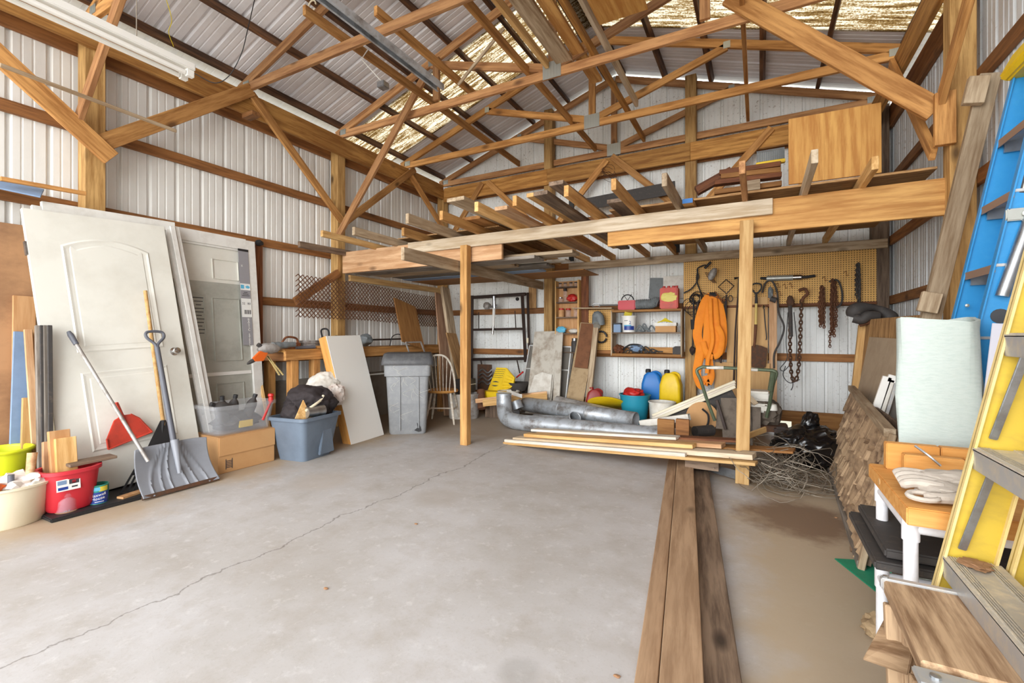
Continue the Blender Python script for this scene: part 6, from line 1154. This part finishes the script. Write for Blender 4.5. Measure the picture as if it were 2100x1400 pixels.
# dark boards under the table
def flat4(nm,pix,z,h,mat,label,cat='board'):
    q=[P(u,v,Z=z+h) for u,v in pix]; n=len(q); g=MB(); g.add(q+[p-V((0,0,h)) for p in q],[tuple(range(n)),tuple(range(2*n-1,n-1,-1))]+[(i,n+i,n+(i+1)%n,(i+1)%n) for i in range(n)]); return T(g.build(nm,mat,bev=.002),label,cat)
for z,dx,lb in ((.475,.03,'upper dark dusty board slid under the pipe table top'),(.435,0,'lower dark dusty board slid under the pipe table top')):
    T(MB().box((.60+dx/2,2.17,z),(.52-dx,.50-dx,.03)).build('dark_board','black_dusty',bev=.006),lb,'board')
for x in (.5,.8): T(MB().box((x,2.34,.21),(.05,.05,.42)).build('board_prop','weather_dark'),'%s stick propping the dark boards under the pipe table'%('left' if x<.6 else 'right'),'stick')
# white plastic bits below, green sheet, scraps
T(slab('white_louver',(.60,1.95,.0),(.86,1.80,.0),(.62,2.0,.42),.015,'white',TR=(.88,1.85,.42)),'white plastic panel standing under the pipe table','panel'); t=E('white_bracket','white plastic bracket under the pipe table','bracket',(.56,1.76,0)); MB().box((.56,1.76,.20),(.03,.03,.40)).build('bracket_post','white',t); MB().box((.55,1.76,.41),(.07,.04,.05)).build('bracket_head','white',t,bev=.008)
flat4('green_sheet',((1711,1144),(1812,1150),(1850,1260),(1822,1232)),0,.006,'green_sheet','green sheet lying on the floor beside the pipe table','sheet'); T(slab('green_offcut',(.47,2.55,0),(.62,2.5,0),(.50,2.6,.44),.006,'green_sheet'),'green sheet piece standing behind the pipe table leg','sheet')
T(MB().blob(FP(1782,1300)+V((.03,0,.03)),(.05,.07,.045),3,.4,3,4).build('wood_chunk','dusty_brown'),'rough tan chunk on the floor by the pipe table leg','chunk')
# wooden step stool
t=E('step_stool','weathered wooden step stool with metal brackets in the lower right corner','step stool',(.36,1.35,0)); z=.55
st=bd('step_board',(.375,1.20,z-.02),(.382,1.55,z-.02),.175,.035,'step_wood',t,wd=(1,0,0),bev=.004)
MB().box((.383,1.558,z-.012),(.19,.02,.03)).build('rear_bracket','alu',t,bev=.003); fb=MB().box((.375,1.165,z-.015),(.21,.055,.012)).build('front_bracket','alu',t,bev=.003); MB().box((.375,1.135,z-.07),(.21,.006,.12)).build('front_plate','alu',t,bev=.003)
for x in (.30,.36,.43): MB().box((x,1.130,z-.06),(.012,.006,.10)).build('plate_rib','alu',t)
for x in (.30,.45): MB().lathe([(.009,0),(.009,.005),(0,.007)],10).build('bolt','steel',t,M=Mx.Translation((x,1.165,z-.009))); MB().lathe([(.007,0),(.007,.004),(0,.005)],10).build('bolt','steel',t,M=Mx.Translation((x,1.558,z+.003)))
bd('leg',(.33,1.50,z-.04),(.33,1.40,0),.09,.03,'step_wood',t,wd=(1,0,0)); bd('leg',(.36,1.50,z-.04),(.36,1.36,0),.09,.03,'step_wood',t,wd=(1,0,0)); bd('front_leg',(.31,1.20,z-.04),(.29,1.12,0),.08,.035,'step_wood',t,wd=(1,0,0)); bd('front_leg',(.37,1.20,z-.04),(.37,1.07,0),.08,.035,'step_wood',t,wd=(1,0,0))
sq_=[P(1768,1352,D=1.12),P(1862,1385,D=1.08),P(1880,1290,D=1.17),P(1828,1240,D=1.26)]; MB().add(sq_+[p+V((.012,.03,-.01)) for p in sq_],[(0,1,2,3),(7,6,5,4),(0,4,5,1),(1,5,6,2),(2,6,7,3),(3,7,4,0)]).build('side_board','step_wood',t,bev=.002); lo=bd('lower_step',(.262,1.00,.335),(.268,1.22,.335),.10,.035,'step_wood',t,wd=(1,0,0))
# leaves and crumbs on the floor
for i,(u,v) in enumerate(((855,632+200),(1715,1062),(1265,1388),(668,1208),(853,1075))):
    T(MB().blob(FP(u,v)+V((0,0,.004)),(.012,.008,.004),2,.4,3,i).build('dry_leaf','leaf'),['dry leaf scrap on the floor by the ducts','dry leaf on the damp stain','leaf scrap near the bottom edge by the timbers','dark crumb on the left floor','dry leaf scrap in the middle of the open floor'][i],'leaf')
